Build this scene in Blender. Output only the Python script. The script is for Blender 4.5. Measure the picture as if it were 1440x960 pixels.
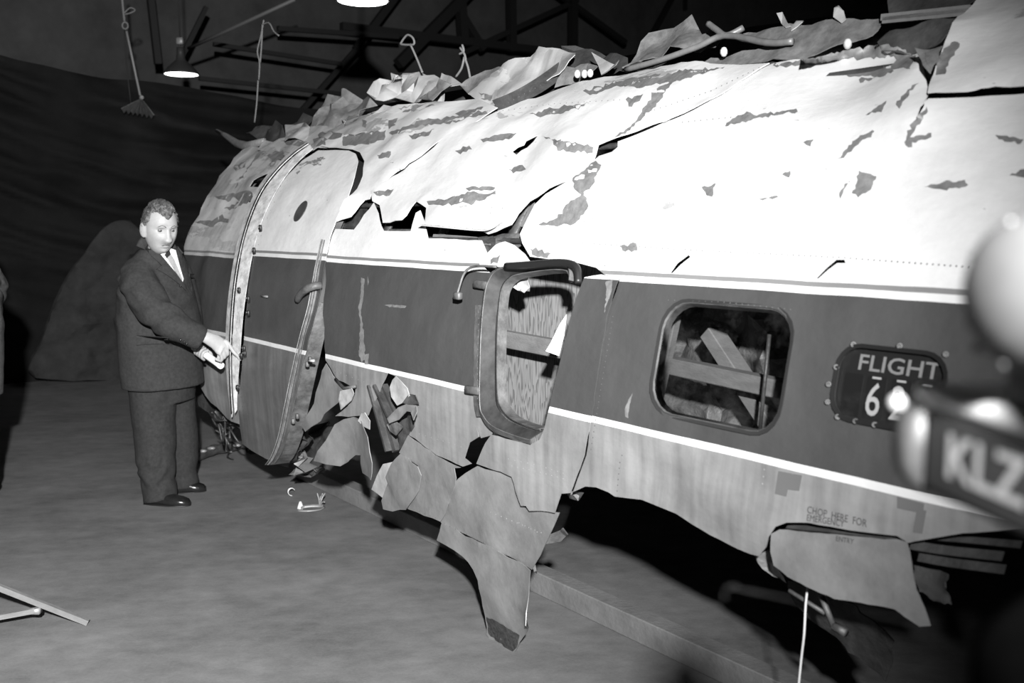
import bpy, bmesh, math, random
from mathutils import Vector, Matrix, noise
from mathutils.geometry import delaunay_2d_cdt
from mathutils.bvhtree import BVHTree

for o in list(bpy.data.objects): bpy.data.objects.remove(o)
SC = bpy.context.scene
COL = SC.collection

# ---------------------------------------------------------------- camera, world, light, exposure
F = 1400.0; CH = 1.62; PITCH = math.radians(6.6)
cam_d = bpy.data.cameras.new('camera'); cam = bpy.data.objects.new('camera', cam_d); COL.objects.link(cam)
cam.location = (0, 0, CH); cam.rotation_euler = (math.pi/2-PITCH, 0, 0)
cam_d.sensor_width = 36; cam_d.lens = 36*F/1440; cam_d.clip_start = .05
cam_d.dof.use_dof = True; cam_d.dof.focus_distance = 4.3; cam_d.dof.aperture_fstop = 3.0
SC.camera = cam
w = bpy.data.worlds.new('hangar_air'); SC.world = w; w.use_nodes = True
w.node_tree.nodes['Background'].inputs[0].default_value = (.5, .5, .5, 1)
w.node_tree.nodes['Background'].inputs[1].default_value = .012
vs = SC.view_settings
vs.view_transform = 'Standard'; vs.look = 'None'; vs.gamma = 1; vs.use_curve_mapping = False
vs.exposure = 0.0
fl = bpy.data.lights.new('flash_bulb', 'SPOT'); fl.energy = 5000; fl.spot_size = math.radians(96); fl.spot_blend = 1.0
fl.shadow_soft_size = .06
flo = bpy.data.objects.new('flash_bulb', fl); COL.objects.link(flo)
flo.location = (.15, -.9, 2.42)
flo.rotation_euler = (Vector((-2.2, 4.0, 1.65))-flo.location).to_track_quat('-Z', 'Y').to_euler()

# ---------------------------------------------------------------- geometry of the place
PHI = math.radians(36.34); D = 3.665; ZC = .9; R = 1.587        # fuselage axis heading, distance, height, radius
cp, sp = math.cos(PITCH), math.sin(PITCH); cf, sf = math.cos(PHI), math.sin(PHI)
KB = .12
def ray(px, py):
    a = (px-720)/F; b = (480-py)/F
    return Vector((a, cp+b*sp, -sp+b*cp))
CAM = Vector((0, 0, CH))
def floor_pt(px, py, z=0.0):
    d = ray(px, py); t = (z-CH)/d.z; return CAM+d*t
def atY(px, py, Y):
    d = ray(px, py); return CAM+d*(Y/d.y)
def W(perp, s, z): return Vector((perp*cf-s*sf, perp*sf+s*cf, z))
def atP(px, py, perp):
    d = ray(px, py); return CAM+d*(perp/(d.x*cf+d.y*sf))
def atS(px, py, s):
    d = ray(px, py); return CAM+d*(s/(-d.x*sf+d.y*cf))

class Hull:                                       # the aircraft's side: round above its widest line, hanging below it
    def sv(self, px, py, off=0.0):
        d = ray(px, py); w_ = d.x*cf+d.y*sf; v_ = d.z; r = R+off
        A = w_*w_+v_*v_; B = -2*(D*w_+(ZC-CH)*v_); C = D*D+(ZC-CH)**2-r*r
        q = B*B-4*A*C
        if q >= 0:
            t = (-B-math.sqrt(q))/(2*A); z = CH+v_*t
            if z >= ZC:
                return (t*(-d.x*sf+d.y*cf), R*math.atan2(z-ZC, D-w_*t))
        elif CH-v_*B/(2*A)+0 > ZC and v_ > -.15:
            t = -B/(2*A); z = CH+v_*t
            return (t*(-d.x*sf+d.y*cf), R*math.atan2(z-ZC, D-w_*t))
        # below: w t = D-R-off + KB*(ZC-CH-v t)^2
        c0 = ZC-CH
        a = KB*v_*v_; b = -2*KB*c0*v_-w_; c = D-R-off+KB*c0*c0
        if abs(a) < 1e-9: t = -c/b
        else: t = (-b-math.sqrt(max(0, b*b-4*a*c)))/(2*a)
        return (t*(-d.x*sf+d.y*cf), CH+v_*t-ZC)
    def to3(self, s, v, off=0.0):
        if v >= 0:
            th = v/R; return W(D-(R+off)*math.cos(th), s, ZC+(R+off)*math.sin(th))
        return W(D-R-off+KB*v*v, s, ZC+v)
class Sheet:                                      # a leaning sheet parallel to the aircraft's axis
    def __init__(self, p0, z0=0, k=0): self.p0, self.z0, self.k = p0, z0, k
    def sv(self, px, py, off=0.0):
        d = ray(px, py); w_ = d.x*cf+d.y*sf
        t = (self.p0+self.k*(CH-self.z0))/(w_-self.k*d.z)
        return (t*(-d.x*sf+d.y*cf), CH+d.z*t)
    def to3(self, s, v, off=0.0):
        n = math.sqrt(1+self.k*self.k)
        return W(self.p0+self.k*(v-self.z0)-off/n, s, v+off*self.k/n)
HULL = Hull()
def hp(px, py, off=0.0):
    s, v = HULL.sv(px, py, off); return HULL.to3(s, v, off)

# ---------------------------------------------------------------- object helpers
def link(o, parent=None):
    COL.objects.link(o)
    if parent is not None:
        o.parent = parent
        m = Matrix.Identity(4)
        if parent.parent is None: m = parent.matrix_basis.inverted()
        o.matrix_parent_inverse = m
    return o
def mesh_obj(name, verts, faces, mat, parent=None, smooth=True, uvs=None, kind=None):
    me = bpy.data.meshes.new(name); me.from_pydata([tuple(v) for v in verts], [], faces)
    if uvs is not None:
        ul = me.uv_layers.new(name='sv')
        for l in me.loops: ul.data[l.index].uv = uvs[l.vertex_index]
    if smooth: me.polygons.foreach_set('use_smooth', [True]*len(me.polygons))
    me.materials.append(mat); me.update()
    o = bpy.data.objects.new(name, me); link(o, parent)
    if kind: o['kind'] = kind
    return o
def bm_obj(name, bm, mat, parent=None, smooth=True, kind=None):
    me = bpy.data.meshes.new(name); bmesh.ops.recalc_face_normals(bm, faces=bm.faces[:]); bm.to_mesh(me); bm.free()
    if smooth: me.polygons.foreach_set('use_smooth', [True]*len(me.polygons))
    me.materials.append(mat)
    o = bpy.data.objects.new(name, me); link(o, parent)
    if kind: o['kind'] = kind
    return o
def tag(o, label, cat, group=None):
    o['label'] = label; o['category'] = cat
    if group: o['group'] = group
    return o
def struct(o): o['kind'] = 'structure'; return o
def thing(name, loc, label, cat, group=None):
    o = bpy.data.objects.new(name, None); o.location = loc; o.empty_display_size = .1; COL.objects.link(o)
    bpy.context.view_layer.update()
    return tag(o, label, cat, group)
def frame(t, ref=Vector((0, 0, 1))):
    t = t.normalized()
    if abs(t.dot(ref)) > .98: ref = Vector((1, 0, 0))
    a = t.cross(ref).normalized(); return a, a.cross(t).normalized()
def add_tube(bm, pts, rads, n=8, ref=Vector((0, 0, 1)), flat=1.0, cap=True):
    pts = [Vector(p) for p in pts]
    if not isinstance(rads, (list, tuple)): rads = [rads]*len(pts)
    rings = []; a = None
    for i, p in enumerate(pts):
        t = (pts[min(i+1, len(pts)-1)]-pts[max(i-1, 0)]).normalized()
        if a is None: a, b = frame(t, ref)
        else:
            a = (a-t*a.dot(t)).normalized(); b = a.cross(t).normalized()
        r = rads[i]; ra, rb = r if isinstance(r, (list, tuple)) else (r, r*flat)
        rings.append([bm.verts.new(p+a*(ra*math.cos(2*math.pi*k/n))+b*(rb*math.sin(2*math.pi*k/n))) for k in range(n)])
    for A, B in zip(rings, rings[1:]):
        for k in range(n): bm.faces.new((A[k], A[(k+1) % n], B[(k+1) % n], B[k]))
    if cap: bm.faces.new(rings[0][::-1]); bm.faces.new(rings[-1])
def add_loft(bm, secs, n=28, pw=2.0, cap=True):          # secs: (centre, axisU, axisV)
    rings = []
    for c, u, v in secs:
        ring = []
        for k in range(n):
            t = 2*math.pi*k/n; x, y = math.cos(t), math.sin(t)
            e = 2/pw; x = math.copysign(abs(x)**e, x); y = math.copysign(abs(y)**e, y)
            ring.append(bm.verts.new(Vector(c)+Vector(u)*x+Vector(v)*y))
        rings.append(ring)
    for A, B in zip(rings, rings[1:]):
        for k in range(n): bm.faces.new((A[k], A[(k+1) % n], B[(k+1) % n], B[k]))
    if cap: bm.faces.new(rings[0][::-1]); bm.faces.new(rings[-1])
def add_box(bm, c, ax, ay, az):                          # centre and half axes
    c = Vector(c); vs_ = [bm.verts.new(c+ax*i+ay*j+az*k) for i in (-1, 1) for j in (-1, 1) for k in (-1, 1)]
    for f in ((0, 1, 3, 2), (4, 6, 7, 5), (0, 4, 5, 1), (2, 3, 7, 6), (0, 2, 6, 4), (1, 5, 7, 3)): bm.faces.new([vs_[i] for i in f])
def add_ball(bm, c, r, seg=10, scale=(1, 1, 1), rot=None):
    m = Matrix.Translation(c)
    if rot is not None: m = m @ rot.to_4x4()
    m = m @ Matrix.Diagonal((r*scale[0], r*scale[1], r*scale[2], 1))
    bmesh.ops.create_uvsphere(bm, u_segments=seg, v_segments=max(5, seg*2//3), radius=1, matrix=m)
def tube(name, pts, r, mat, parent=None, n=8, **k):
    bm = bmesh.new(); add_tube(bm, pts, r, n, **k); return bm_obj(name, bm, mat, parent)
def box_between(bm, A, B, w_, h_, up=Vector((0, 0, 1))):
    A, B = Vector(A), Vector(B); t = (B-A)/2; side = t.cross(up).normalized(); u = side.cross(t).normalized()
    add_box(bm, (A+B)/2, t, side*(w_/2), u*(h_/2))
def bevel(bm, w_, seg=1):
    bmesh.ops.bevel(bm, geom=bm.edges[:], offset=w_, segments=seg, affect='EDGES', profile=.6)
def smooth_path(pts, k=4, closed=False):                 # Catmull-Rom
    P = [Vector(p) for p in pts]; out = []; n = len(P)
    for i in range(n if closed else n-1):
        if closed: a, b, c, d = P[(i-1) % n], P[i], P[(i+1) % n], P[(i+2) % n]
        else: a, b, c, d = P[max(i-1, 0)], P[i], P[i+1], P[min(i+2, n-1)]
        for j in range(k):
            t = j/k
            out.append(.5*((2*b)+(c-a)*t+(2*a-5*b+4*c-d)*t*t+(3*b-a-3*c+d)*t**3))
    if not closed: out.append(P[-1])
    return out
def rag(pts, step, amp, seed, closed=True):              # a torn outline: split the edges and shake them (pixels of the layout)
    rnd = random.Random(seed); out = []; n = len(pts)
    for i in range(n if closed else n-1):
        a, b = Vector(pts[i]).to_2d(), Vector(pts[(i+1) % n]).to_2d(); L = (b-a).length; m = max(1, int(L/step))
        nn = Vector((-(b-a).y, (b-a).x))/max(L, 1e-6)
        for j in range(m):
            q = a+(b-a)*(j/m)
            if j: q = q+nn*rnd.gauss(0, amp)
            out.append((q.x, q.y))
    return out
def inside(p, poly):
    x, y = p; r = False; j = len(poly)-1
    for i in range(len(poly)):
        xi, yi = poly[i]; xj, yj = poly[j]
        if (yi > y) != (yj > y) and x < (xj-xi)*(y-yi)/(yj-yi)+xi: r = not r
        j = i
    return r
def fbm(x, y, z=0, o=3):
    return noise.fractal(Vector((x, y, z)), .5, 2.0, o)
def split(o, deg=42):
    e = o.modifiers.new('crisp_edges', 'EDGE_SPLIT'); e.split_angle = math.radians(deg); return o
def panel_sv(name, poly, mat, parent, surf=HULL, off=0.0, bump=.0, freq=2.5, thick=.003, grid=.05, seed=0, holes=(), shape=None, kind=None, uvshift=(0, 0)):
    xs = [p[0] for p in poly]; ys = [p[1] for p in poly]
    pts = [Vector(p) for p in poly]; edges = [(i, (i+1) % len(poly)) for i in range(len(poly))]
    for h in holes:
        b = len(pts); pts += [Vector(p) for p in h]; edges += [(b+i, b+(i+1) % len(h)) for i in range(len(h))]
    rnd = random.Random(seed+5)
    nx = int((max(xs)-min(xs))/grid)+1; ny = int((max(ys)-min(ys))/grid)+1
    for i in range(nx+1):
        for j in range(ny+1):
            q = (min(xs)+(i+rnd.uniform(-.25, .25))*grid, min(ys)+(j+rnd.uniform(-.25, .25))*grid)
            if inside(q, poly) and not any(inside(q, h) for h in holes): pts.append(Vector(q))
    vo, eo, fo, _, _, _ = delaunay_2d_cdt(pts, edges, [], 0, 1e-6)
    fs = []
    for f in fo:
        c = sum((vo[i] for i in f), Vector((0, 0)))/len(f)
        if inside(c, poly) and not any(inside(c, h) for h in holes): fs.append(list(f))
    used = sorted({i for f in fs for i in f}); idx = {a: b for b, a in enumerate(used)}
    verts = []; uvs = []
    for i in used:
        s, v = vo[i]
        d = off+bump*fbm(s*freq+seed*7.3, v*freq*1.3, seed*1.7)
        if shape: d += shape(s, v)
        verts.append(surf.to3(s, v, d)); uvs.append((s+uvshift[0], v+uvshift[1]))
    faces = [[idx[i] for i in f] for f in fs]
    # face outwards (towards the camera's side)
    if faces:
        acc = 0
        for f in faces:
            a, b, c = (verts[i] for i in f[:3]); acc += (b-a).cross(c-a).dot(CAM-a)
        if acc < 0: faces = [f[::-1] for f in faces]
    o = mesh_obj(name, verts, faces, mat, parent, True, uvs, kind)
    if thick:
        m = o.modifiers.new('thickness', 'SOLIDIFY'); m.thickness = thick; m.offset = -1
        split(o)
    return o
def panel(name, px, mat, parent, surf=HULL, off=0.0, jag=0, step=9, seed=0, holes=(), smooth=0, **k):
    if smooth: px = [(p.x, p.y) for p in smooth_path([(a, b, 0) for a, b in px], smooth, True)]
    if jag: px = rag(px, step, jag, seed)
    poly = [surf.sv(a, b, off) for a, b in px]
    return panel_sv(name, poly, mat, parent, surf, off, seed=seed, holes=holes, **k)
def ribbon(name, pa, oa, pb, ob, mat, parent, surf=HULL, thick=.003, k=4):     # a strip between two drawn lines
    A = smooth_path([(x, y, 0) for x, y in pa], k); B = smooth_path([(x, y, 0) for x, y in pb], k)
    n = min(len(A), len(B)); verts = []; uvs = []
    for a, b in zip(A[:n], B[:n]):
        for q, o_ in ((a, oa), (b, ob)):
            s, v = surf.sv(q.x, q.y, 0); verts.append(surf.to3(s, v, o_)); uvs.append((s, v))
    faces = [(2*i, 2*i+1, 2*i+3, 2*i+2) for i in range(n-1)]
    o = mesh_obj(name, verts, faces, mat, parent, True, uvs)
    m = o.modifiers.new('thickness', 'SOLIDIFY'); m.thickness = thick; m.offset = 0; split(o)
    return o
def rr(s0, s1, v0, v1, r, n=5):                           # rounded rectangle in (s, v)
    out = []
    for cx, cy, a in ((s1-r, v1-r, 0), (s0+r, v1-r, 90), (s0+r, v0+r, 180), (s1-r, v0+r, 270)):
        for i in range(n+1):
            t = math.radians(a+90*i/n); out.append((cx+r*math.cos(t), cy+r*math.sin(t)))
    return out
def skins_bvh(names=('skin_panel', 'torn_sheet', 'door', 'crumpled_roof_or_shade_sheet', 'door_jamb', 'jamb_flange', 'opening_frame', 'frame_rim', 'frame_flange', 'rolled_edge')):
    V = []; P = []
    for o in bpy.data.objects:
        if o.type == 'MESH' and o.name.split('.')[0] in names:
            b = len(V); V += [v.co.copy() for v in o.data.vertices]; P += [[b+i for i in p.vertices] for p in o.data.polygons]
    return BVHTree.FromPolygons(V, P)
def ray_on(bvh, px, py, off=.003, want_n=False):
    d = ray(px, py).normalized(); h, n_, i, dist = bvh.ray_cast(CAM, d)
    if h is None: return None
    if n_.dot(d) > 0: n_ = -n_
    return (h+n_*off, n_) if want_n else h+n_*off
def rivets(parent, px, mat, step=9, r=.0035, off=.001, name='rivet_row'):
    bm = bmesh.new()
    for a, b in zip(px, px[1:]):
        L = math.hypot(b[0]-a[0], b[1]-a[1]); m = max(1, int(L/step))
        for i in range(m):
            t = i/m; q = ray_on(SKB, a[0]+(b[0]-a[0])*t, a[1]+(b[1]-a[1])*t, off, True)
            if q is None: continue
            c, nrm = q; u, w_ = frame(nrm)
            top = bm.verts.new(c+nrm*r*.6); ring = [bm.verts.new(c+(u*math.cos(x)+w_*math.sin(x))*r) for x in [k*math.pi/3 for k in range(6)]]
            for k in range(6): bm.faces.new((ring[k], ring[(k+1) % 6], top))
    return bm_obj(name, bm, mat, parent, kind='stuff')
def cloth_piece(name, px, bvh, mt, parent, off=.004, thick=.004, grid=4.0, smooth=0, jag=0, step=4, seed=0):
    """a piece of tailoring lying on the garment below it"""
    if smooth: px = [(p.x, p.y) for p in smooth_path([(a, b, 0) for a, b in px], smooth, True)]
    if jag: px = rag(px, step, jag, seed)
    poly = [tuple(p) for p in px]; xs = [p[0] for p in poly]; ys = [p[1] for p in poly]; pts = [Vector(p) for p in poly]
    x = min(xs)
    while x < max(xs):
        y = min(ys)
        while y < max(ys):
            if inside((x, y), poly): pts.append(Vector((x, y)))
            y += grid
        x += grid
    vo, _, fo, _, _, _ = delaunay_2d_cdt(pts, [(i, (i+1) % len(poly)) for i in range(len(poly))], [], 0, 1e-5)
    P3 = [ray_on(bvh, v.x, v.y, off) for v in vo]; good = [p for p in P3 if p is not None]
    if not good: return None
    my = sum(p.y for p in good)/len(good)
    P3 = [p if p is not None else atY(v.x, v.y, my) for p, v in zip(P3, vo)]
    fs = [f for f in fo if inside(sum((vo[i] for i in f), Vector((0, 0)))/len(f), poly)]
    fs = [f if (P3[f[1]]-P3[f[0]]).cross(P3[f[2]]-P3[f[0]]).dot(CAM-P3[f[0]]) > 0 else f[::-1] for f in fs]
    used = sorted({i for f in fs for i in f}); ix = {a: b for b, a in enumerate(used)}
    o = mesh_obj(name, [P3[i] for i in used], [[ix[i] for i in f] for f in fs], mt, parent)
    if thick:
        md = o.modifiers.new('thickness', 'SOLIDIFY'); md.thickness = thick; md.offset = -1; split(o, 50)
    return o
def text_tris(body, size, shear=0, bold=0):
    c = bpy.data.curves.new('lettering', 'FONT'); c.body = body; c.size = size; c.align_x = 'LEFT'; c.shear = shear; c.resolution_u = 3; c.offset = bold
    o = bpy.data.objects.new('lettering', c); COL.objects.link(o)
    dg = bpy.context.evaluated_depsgraph_get(); me = bpy.data.meshes.new_from_object(o.evaluated_get(dg))
    vs_ = [v.co.copy() for v in me.vertices]; fs = [list(p.vertices) for p in me.polygons]
    bpy.data.objects.remove(o); bpy.data.curves.remove(c); bpy.data.meshes.remove(me)
    return vs_, fs
def to_mesh_eval(o, name):
    bpy.context.view_layer.update()
    dg = bpy.context.evaluated_depsgraph_get()
    return bpy.data.meshes.new_from_object(o.evaluated_get(dg))

# ---------------------------------------------------------------- materials (a black and white place)
def mat(name, col, rough=.6, metal=0.0, var=0.0, scale=6.0, bump=0.0, bscale=40.0, emit=0.0, stretch=(1, 1, 1), spec=.5, coat=0.0):
    m = bpy.data.materials.new(name); m.use_nodes = True; nt = m.node_tree; p = nt.nodes['Principled BSDF']
    p.inputs['Base Color'].default_value = (col, col, col, 1); p.inputs['Roughness'].default_value = rough
    p.inputs['Metallic'].default_value = metal; p.inputs['Specular IOR Level'].default_value = spec; p.inputs['Coat Weight'].default_value = coat
    if var or bump:
        tc = nt.nodes.new('ShaderNodeTexCoord'); mp = nt.nodes.new('ShaderNodeMapping'); mp.inputs['Scale'].default_value = stretch
        nt.links.new(tc.outputs['Object'], mp.inputs[0])
    if var:
        n = nt.nodes.new('ShaderNodeTexNoise'); n.inputs['Scale'].default_value = scale; n.inputs['Detail'].default_value = 6; n.inputs['Roughness'].default_value = .65
        nt.links.new(mp.outputs[0], n.inputs['Vector'])
        r = nt.nodes.new('ShaderNodeMapRange'); r.inputs['From Min'].default_value = .3; r.inputs['From Max'].default_value = .7
        r.inputs['To Min'].default_value = col*(1-var); r.inputs['To Max'].default_value = col*(1+var)
        nt.links.new(n.outputs[0], r.inputs[0]); nt.links.new(r.outputs[0], p.inputs['Base Color'])
    if bump:
        n2 = nt.nodes.new('ShaderNodeTexNoise'); n2.inputs['Scale'].default_value = bscale; n2.inputs['Detail'].default_value = 4
        nt.links.new(mp.outputs[0], n2.inputs['Vector'])
        b = nt.nodes.new('ShaderNodeBump'); b.inputs['Strength'].default_value = bump; b.inputs['Distance'].default_value = .02
        nt.links.new(n2.outputs[0], b.inputs['Height']); nt.links.new(b.outputs[0], p.inputs['Normal'])
    if emit:
        p.inputs['Emission Color'].default_value = (1, 1, 1, 1); p.inputs['Emission Strength'].default_value = emit
    return m
def nd(nt, t, **k):
    n = nt.nodes.new(t)
    for a, b in k.items(): setattr(n, a, b)
    return n
def mth(nt, op, a, b=None, c=None, clamp=False):
    n = nd(nt, 'ShaderNodeMath', operation=op, use_clamp=clamp)
    for i, x in enumerate((a, b, c)):
        if x is None: continue
        if isinstance(x, (int, float)): n.inputs[i].default_value = x
        else: nt.links.new(x, n.inputs[i])
    return n.outputs[0]
def sstep(nt, x, a, b):
    n = nd(nt, 'ShaderNodeMapRange', interpolation_type='SMOOTHSTEP'); nt.links.new(x, n.inputs[0])
    n.inputs[1].default_value = a; n.inputs[2].default_value = b; return n.outputs[0]
WHITE, BAND, ALU, GREYL = .57, .052, .27, .17
def paint_mat(name, amount=0.0, ALU=ALU, WHITE=WHITE):
    """Airliner paint laid out on the hull: bare metal, white pinstripe, dark window band, white pinstripe, grey line, white crown; chipped to metal."""
    m = bpy.data.materials.new(name); m.use_nodes = True; nt = m.node_tree; p = nt.nodes['Principled BSDF']
    uv = nd(nt, 'ShaderNodeUVMap', uv_map='sv'); sep = nd(nt, 'ShaderNodeSeparateXYZ'); nt.links.new(uv.outputs[0], sep.inputs[0])
    s, v = sep.outputs[0], sep.outputs[1]
    def nz(sx, sy, scale, detail=6, rough=.6, off=0):
        mp = nd(nt, 'ShaderNodeMapping'); mp.inputs['Scale'].default_value = (sx, sy, 1); mp.inputs['Location'].default_value = (off, off*.7, off)
        nt.links.new(uv.outputs[0], mp.inputs[0]); n = nd(nt, 'ShaderNodeTexNoise'); n.inputs['Scale'].default_value = scale
        n.inputs['Detail'].default_value = detail; n.inputs['Roughness'].default_value = rough; nt.links.new(mp.outputs[0], n.inputs['Vector']); return n.outputs[0]
    # metal with rubbed streaks
    a1 = nz(.8, 1.6, 3.2, 7, .62); a2 = nz(9, 1.0, 3.0, 4, .5, 3.1)
    alu = mth(nt, 'MULTIPLY', mth(nt, 'ADD', mth(nt, 'MULTIPLY', a1, 1.1), mth(nt, 'MULTIPLY', a2, .9)), ALU)
    band = mth(nt, 'MULTIPLY', mth(nt, 'ADD', .55, mth(nt, 'MULTIPLY', nz(2.5, 1.0, 2.2, 8, .7, 1.3), .9)), BAND)
    wht = mth(nt, 'MULTIPLY', mth(nt, 'ADD', .86, mth(nt, 'MULTIPLY', nz(1, 2, 9, 6, .7, 5), .28)), WHITE)
    def sel(th, lo, hi):                          # hi where v > th
        k = mth(nt, 'GREATER_THAN', v, th)
        mx = nd(nt, 'ShaderNodeMix', data_type='FLOAT'); nt.links.new(k, mx.inputs[0])
        for i, x in ((2, lo), (3, hi)):
            if isinstance(x, (int, float)): mx.inputs[i].default_value = x
            else: nt.links.new(x, mx.inputs[i])
        return mx.outputs[0]
    c = sel(.092, alu, WHITE); c = sel(.113, c, band); c = sel(.556, c, WHITE); c = sel(.576, c, GREYL); c = sel(.590, c, wht)
    # chipped paint: patches stretched along the aircraft, denser on the crown and toward the nose
    n1 = nz(1.0, 3.4, 1.7, 9, .62, 2.2)
    dens = mth(nt, 'ADD', mth(nt, 'MULTIPLY', sstep(nt, v, 1.0, 1.55), .115), mth(nt, 'MULTIPLY', sstep(nt, s, 3.6, 6.0), .075))
    th = mth(nt, 'SUBTRACT', .70-amount, dens)
    chip = mth(nt, 'MULTIPLY', mth(nt, 'GREATER_THAN', n1, th), mth(nt, 'GREATER_THAN', v, .60))
    fine = mth(nt, 'MULTIPLY', mth(nt, 'GREATER_THAN', nz(1.0, 2.6, 16, 3, .5, 8), .735), mth(nt, 'GREATER_THAN', v, .60))
    scr = mth(nt, 'MULTIPLY', mth(nt, 'GREATER_THAN', nz(6, .8, 5, 5, .7, 11), .755), mth(nt, 'LESS_THAN', v, .556))
    chip = mth(nt, 'MAXIMUM', chip, fine)
    mx = nd(nt, 'ShaderNodeMix', data_type='FLOAT'); nt.links.new(chip, mx.inputs[0]); nt.links.new(c, mx.inputs[2]); nt.links.new(mth(nt, 'MULTIPLY', alu, 1.25), mx.inputs[3])
    mx2 = nd(nt, 'ShaderNodeMix', data_type='FLOAT'); nt.links.new(mth(nt, 'MULTIPLY', scr, .6), mx2.inputs[0]); nt.links.new(mx.outputs[0], mx2.inputs[2]); nt.links.new(mth(nt, 'MULTIPLY', alu, .8), mx2.inputs[3])
    nt.links.new(mx2.outputs[0], p.inputs['Base Color'])
    met = mth(nt, 'MULTIPLY', mth(nt, 'LESS_THAN', v, .092), .35); nt.links.new(met, p.inputs['Metallic'])
    p.inputs['Roughness'].default_value = .42; p.inputs['Specular IOR Level'].default_value = .35
    bmp = nd(nt, 'ShaderNodeBump'); bmp.inputs['Strength'].default_value = .25; bmp.inputs['Distance'].default_value = .01
    nt.links.new(nz(2, 3, 7, 4, .55, 6), bmp.inputs['Height']); nt.links.new(bmp.outputs[0], p.inputs['Normal'])
    return m
PAINT = paint_mat('chipped airliner paint', 0.0)
PAINT_D = paint_mat('airliner paint over darker metal', 0.0, .15)  # same paint with its bare metal toned darker, for the door
PAINT2 = paint_mat('badly chipped airliner paint', .085, WHITE=.42)
M_ALU = mat('bare torn aluminium', .215, .45, .3, .3, 5, .12, 25)
M_ALUD = mat('dull dark aluminium', .06, .5, .3, .5, 8, .25, 30)
M_ALUB = mat('bright clean aluminium', .42, .4, .3, .3, 9, .1, 30)
M_BARE = mat('bared metal or grey shading', .17, .5, .1, .35, 22, .1, 60)
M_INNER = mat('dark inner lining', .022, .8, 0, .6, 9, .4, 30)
M_INSUL = mat('crumpled insulation blanket', .12, .5, 0, .8, 11, .6, 26)
M_RIVET = mat('rivet metal', .10, .5, .3)
M_RIVETL = mat('pale rivet metal', .30, .45, .2)
M_RUBBER = mat('black rubber seal', .012, .45)
M_FRAME = mat('dull frame metal', .095, .55, .2, .6, 14, .15, 50)
M_FRAMEL = mat('pale frame metal', .24, .5, .2, .5, 18, .15, 60)
M_WOOD = mat('rough sawn timber', .14, .75, 0, .25, 7, .15, 60, stretch=(1, 1, 4))
M_WOODD = mat('dusty floor timber', .13, .8, 0, .25, 6, .15, 50)
M_LETTER = mat('pale sign lettering', .22, .6)
M_STENCIL = mat('black stencil ink', .05, .7)
M_SIGN = mat('dark sign face', .02, .3)
M_WOOL = mat('dark wool suit', .030, .92, 0, .25, 60, .12, 500, spec=.15)
M_WOOLT = mat('dark wool trousers', .026, .92, 0, .25, 50, .12, 500, spec=.15)
M_COAT = mat('grey tweed coat', .06, .95, 0, .3, 80, .15, 400, spec=.1)
M_BLACK = mat('black coat cloth', .0016, 1.0, 0, .3, 40, spec=.0)
M_SKIN = mat('skin', .30, .5, 0, .10, 25, .05, 120, spec=.35)
M_HAIR = mat('greying wavy hair', .075, .55, 0, .75, 55, .5, 90)
M_SHIRT = mat('white shirt cotton', .70, .8)
M_TIE = mat('dark necktie', .012, .6, 0, .3, 40)
M_TIE2 = mat('pale necktie', .30, .6, 0, .2, 60)
M_SHOE = mat('polished black leather', .012, .22, 0, .2, 20, .05, 60)
M_PAPER = mat('rolled white paper', .75, .7)
M_EYE = mat('eye white', .14, .3); M_IRIS = mat('dark iris', .01, .2)
M_ROPE = mat('hemp rope', .16, .9, 0, .3, 200)
M_CABLE = mat('white cord', .6, .7)
M_STEEL = mat('dark roof steel', .012, .7)
M_LAMP = mat('lamp enamel shade', .03, .4)
M_GLOW = mat('glowing lamp reflector', .9, .5, emit=9)
M_SCRAP = mat('pale scrap', .55, .6, 0, .3, 20)
M_CAMLIT = mat('camera top with painted-in light', .55, .6, 0, .1, 40)  # light falling from above is put into the camera top's pale colour
M_CAMD = mat('dark leatherette', .011, .7, 0, .2, 60)
M_CHROME = mat('polished knob metal', .5, .35, .5)
M_DRAPE = mat('black canvas drape', .008, .9, 0, .35, 1.6, .3, 9, spec=.15)
M_ARCH = mat('wrinkled grey canvas', .026, .85, 0, .35, 4, .8, 9, spec=.2)
def floor_mat():
    m = bpy.data.materials.new('worn concrete floor'); m.use_nodes = True; nt = m.node_tree; p = nt.nodes['Principled BSDF']
    tc = nd(nt, 'ShaderNodeTexCoord'); mp = nd(nt, 'ShaderNodeMapping'); mp.inputs['Rotation'].default_value = (0, 0, -.35); mp.inputs['Scale'].default_value = (.85, 1.25, 1)
    nt.links.new(tc.outputs['Object'], mp.inputs[0])
    def nz(scale, det, src=None):
        n = nd(nt, 'ShaderNodeTexNoise'); n.inputs['Scale'].default_value = scale; n.inputs['Detail'].default_value = det; n.inputs['Roughness'].default_value = .62
        nt.links.new(src or mp.outputs[0], n.inputs['Vector']); return n.outputs[0]
    a = nz(1.6, 6); b = nz(9, 6); c = nz(90, 3, tc.outputs['Object'])
    k = mth(nt, 'ADD', mth(nt, 'ADD', mth(nt, 'MULTIPLY', a, .55), mth(nt, 'MULTIPLY', b, .35)), mth(nt, 'MULTIPLY', c, .15))
    r = nd(nt, 'ShaderNodeMapRange'); nt.links.new(k, r.inputs[0]); r.inputs[1].default_value = .38; r.inputs[2].default_value = .68; r.inputs[3].default_value = .085; r.inputs[4].default_value = .18
    nt.links.new(r.outputs[0], p.inputs['Base Color']); p.inputs['Roughness'].default_value = .7; p.inputs['Specular IOR Level'].default_value = .3
    bp = nd(nt, 'ShaderNodeBump'); bp.inputs['Strength'].default_value = .12; bp.inputs['Distance'].default_value = .01; nt.links.new(c, bp.inputs['Height']); nt.links.new(bp.outputs[0], p.inputs['Normal'])
    return m
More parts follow.
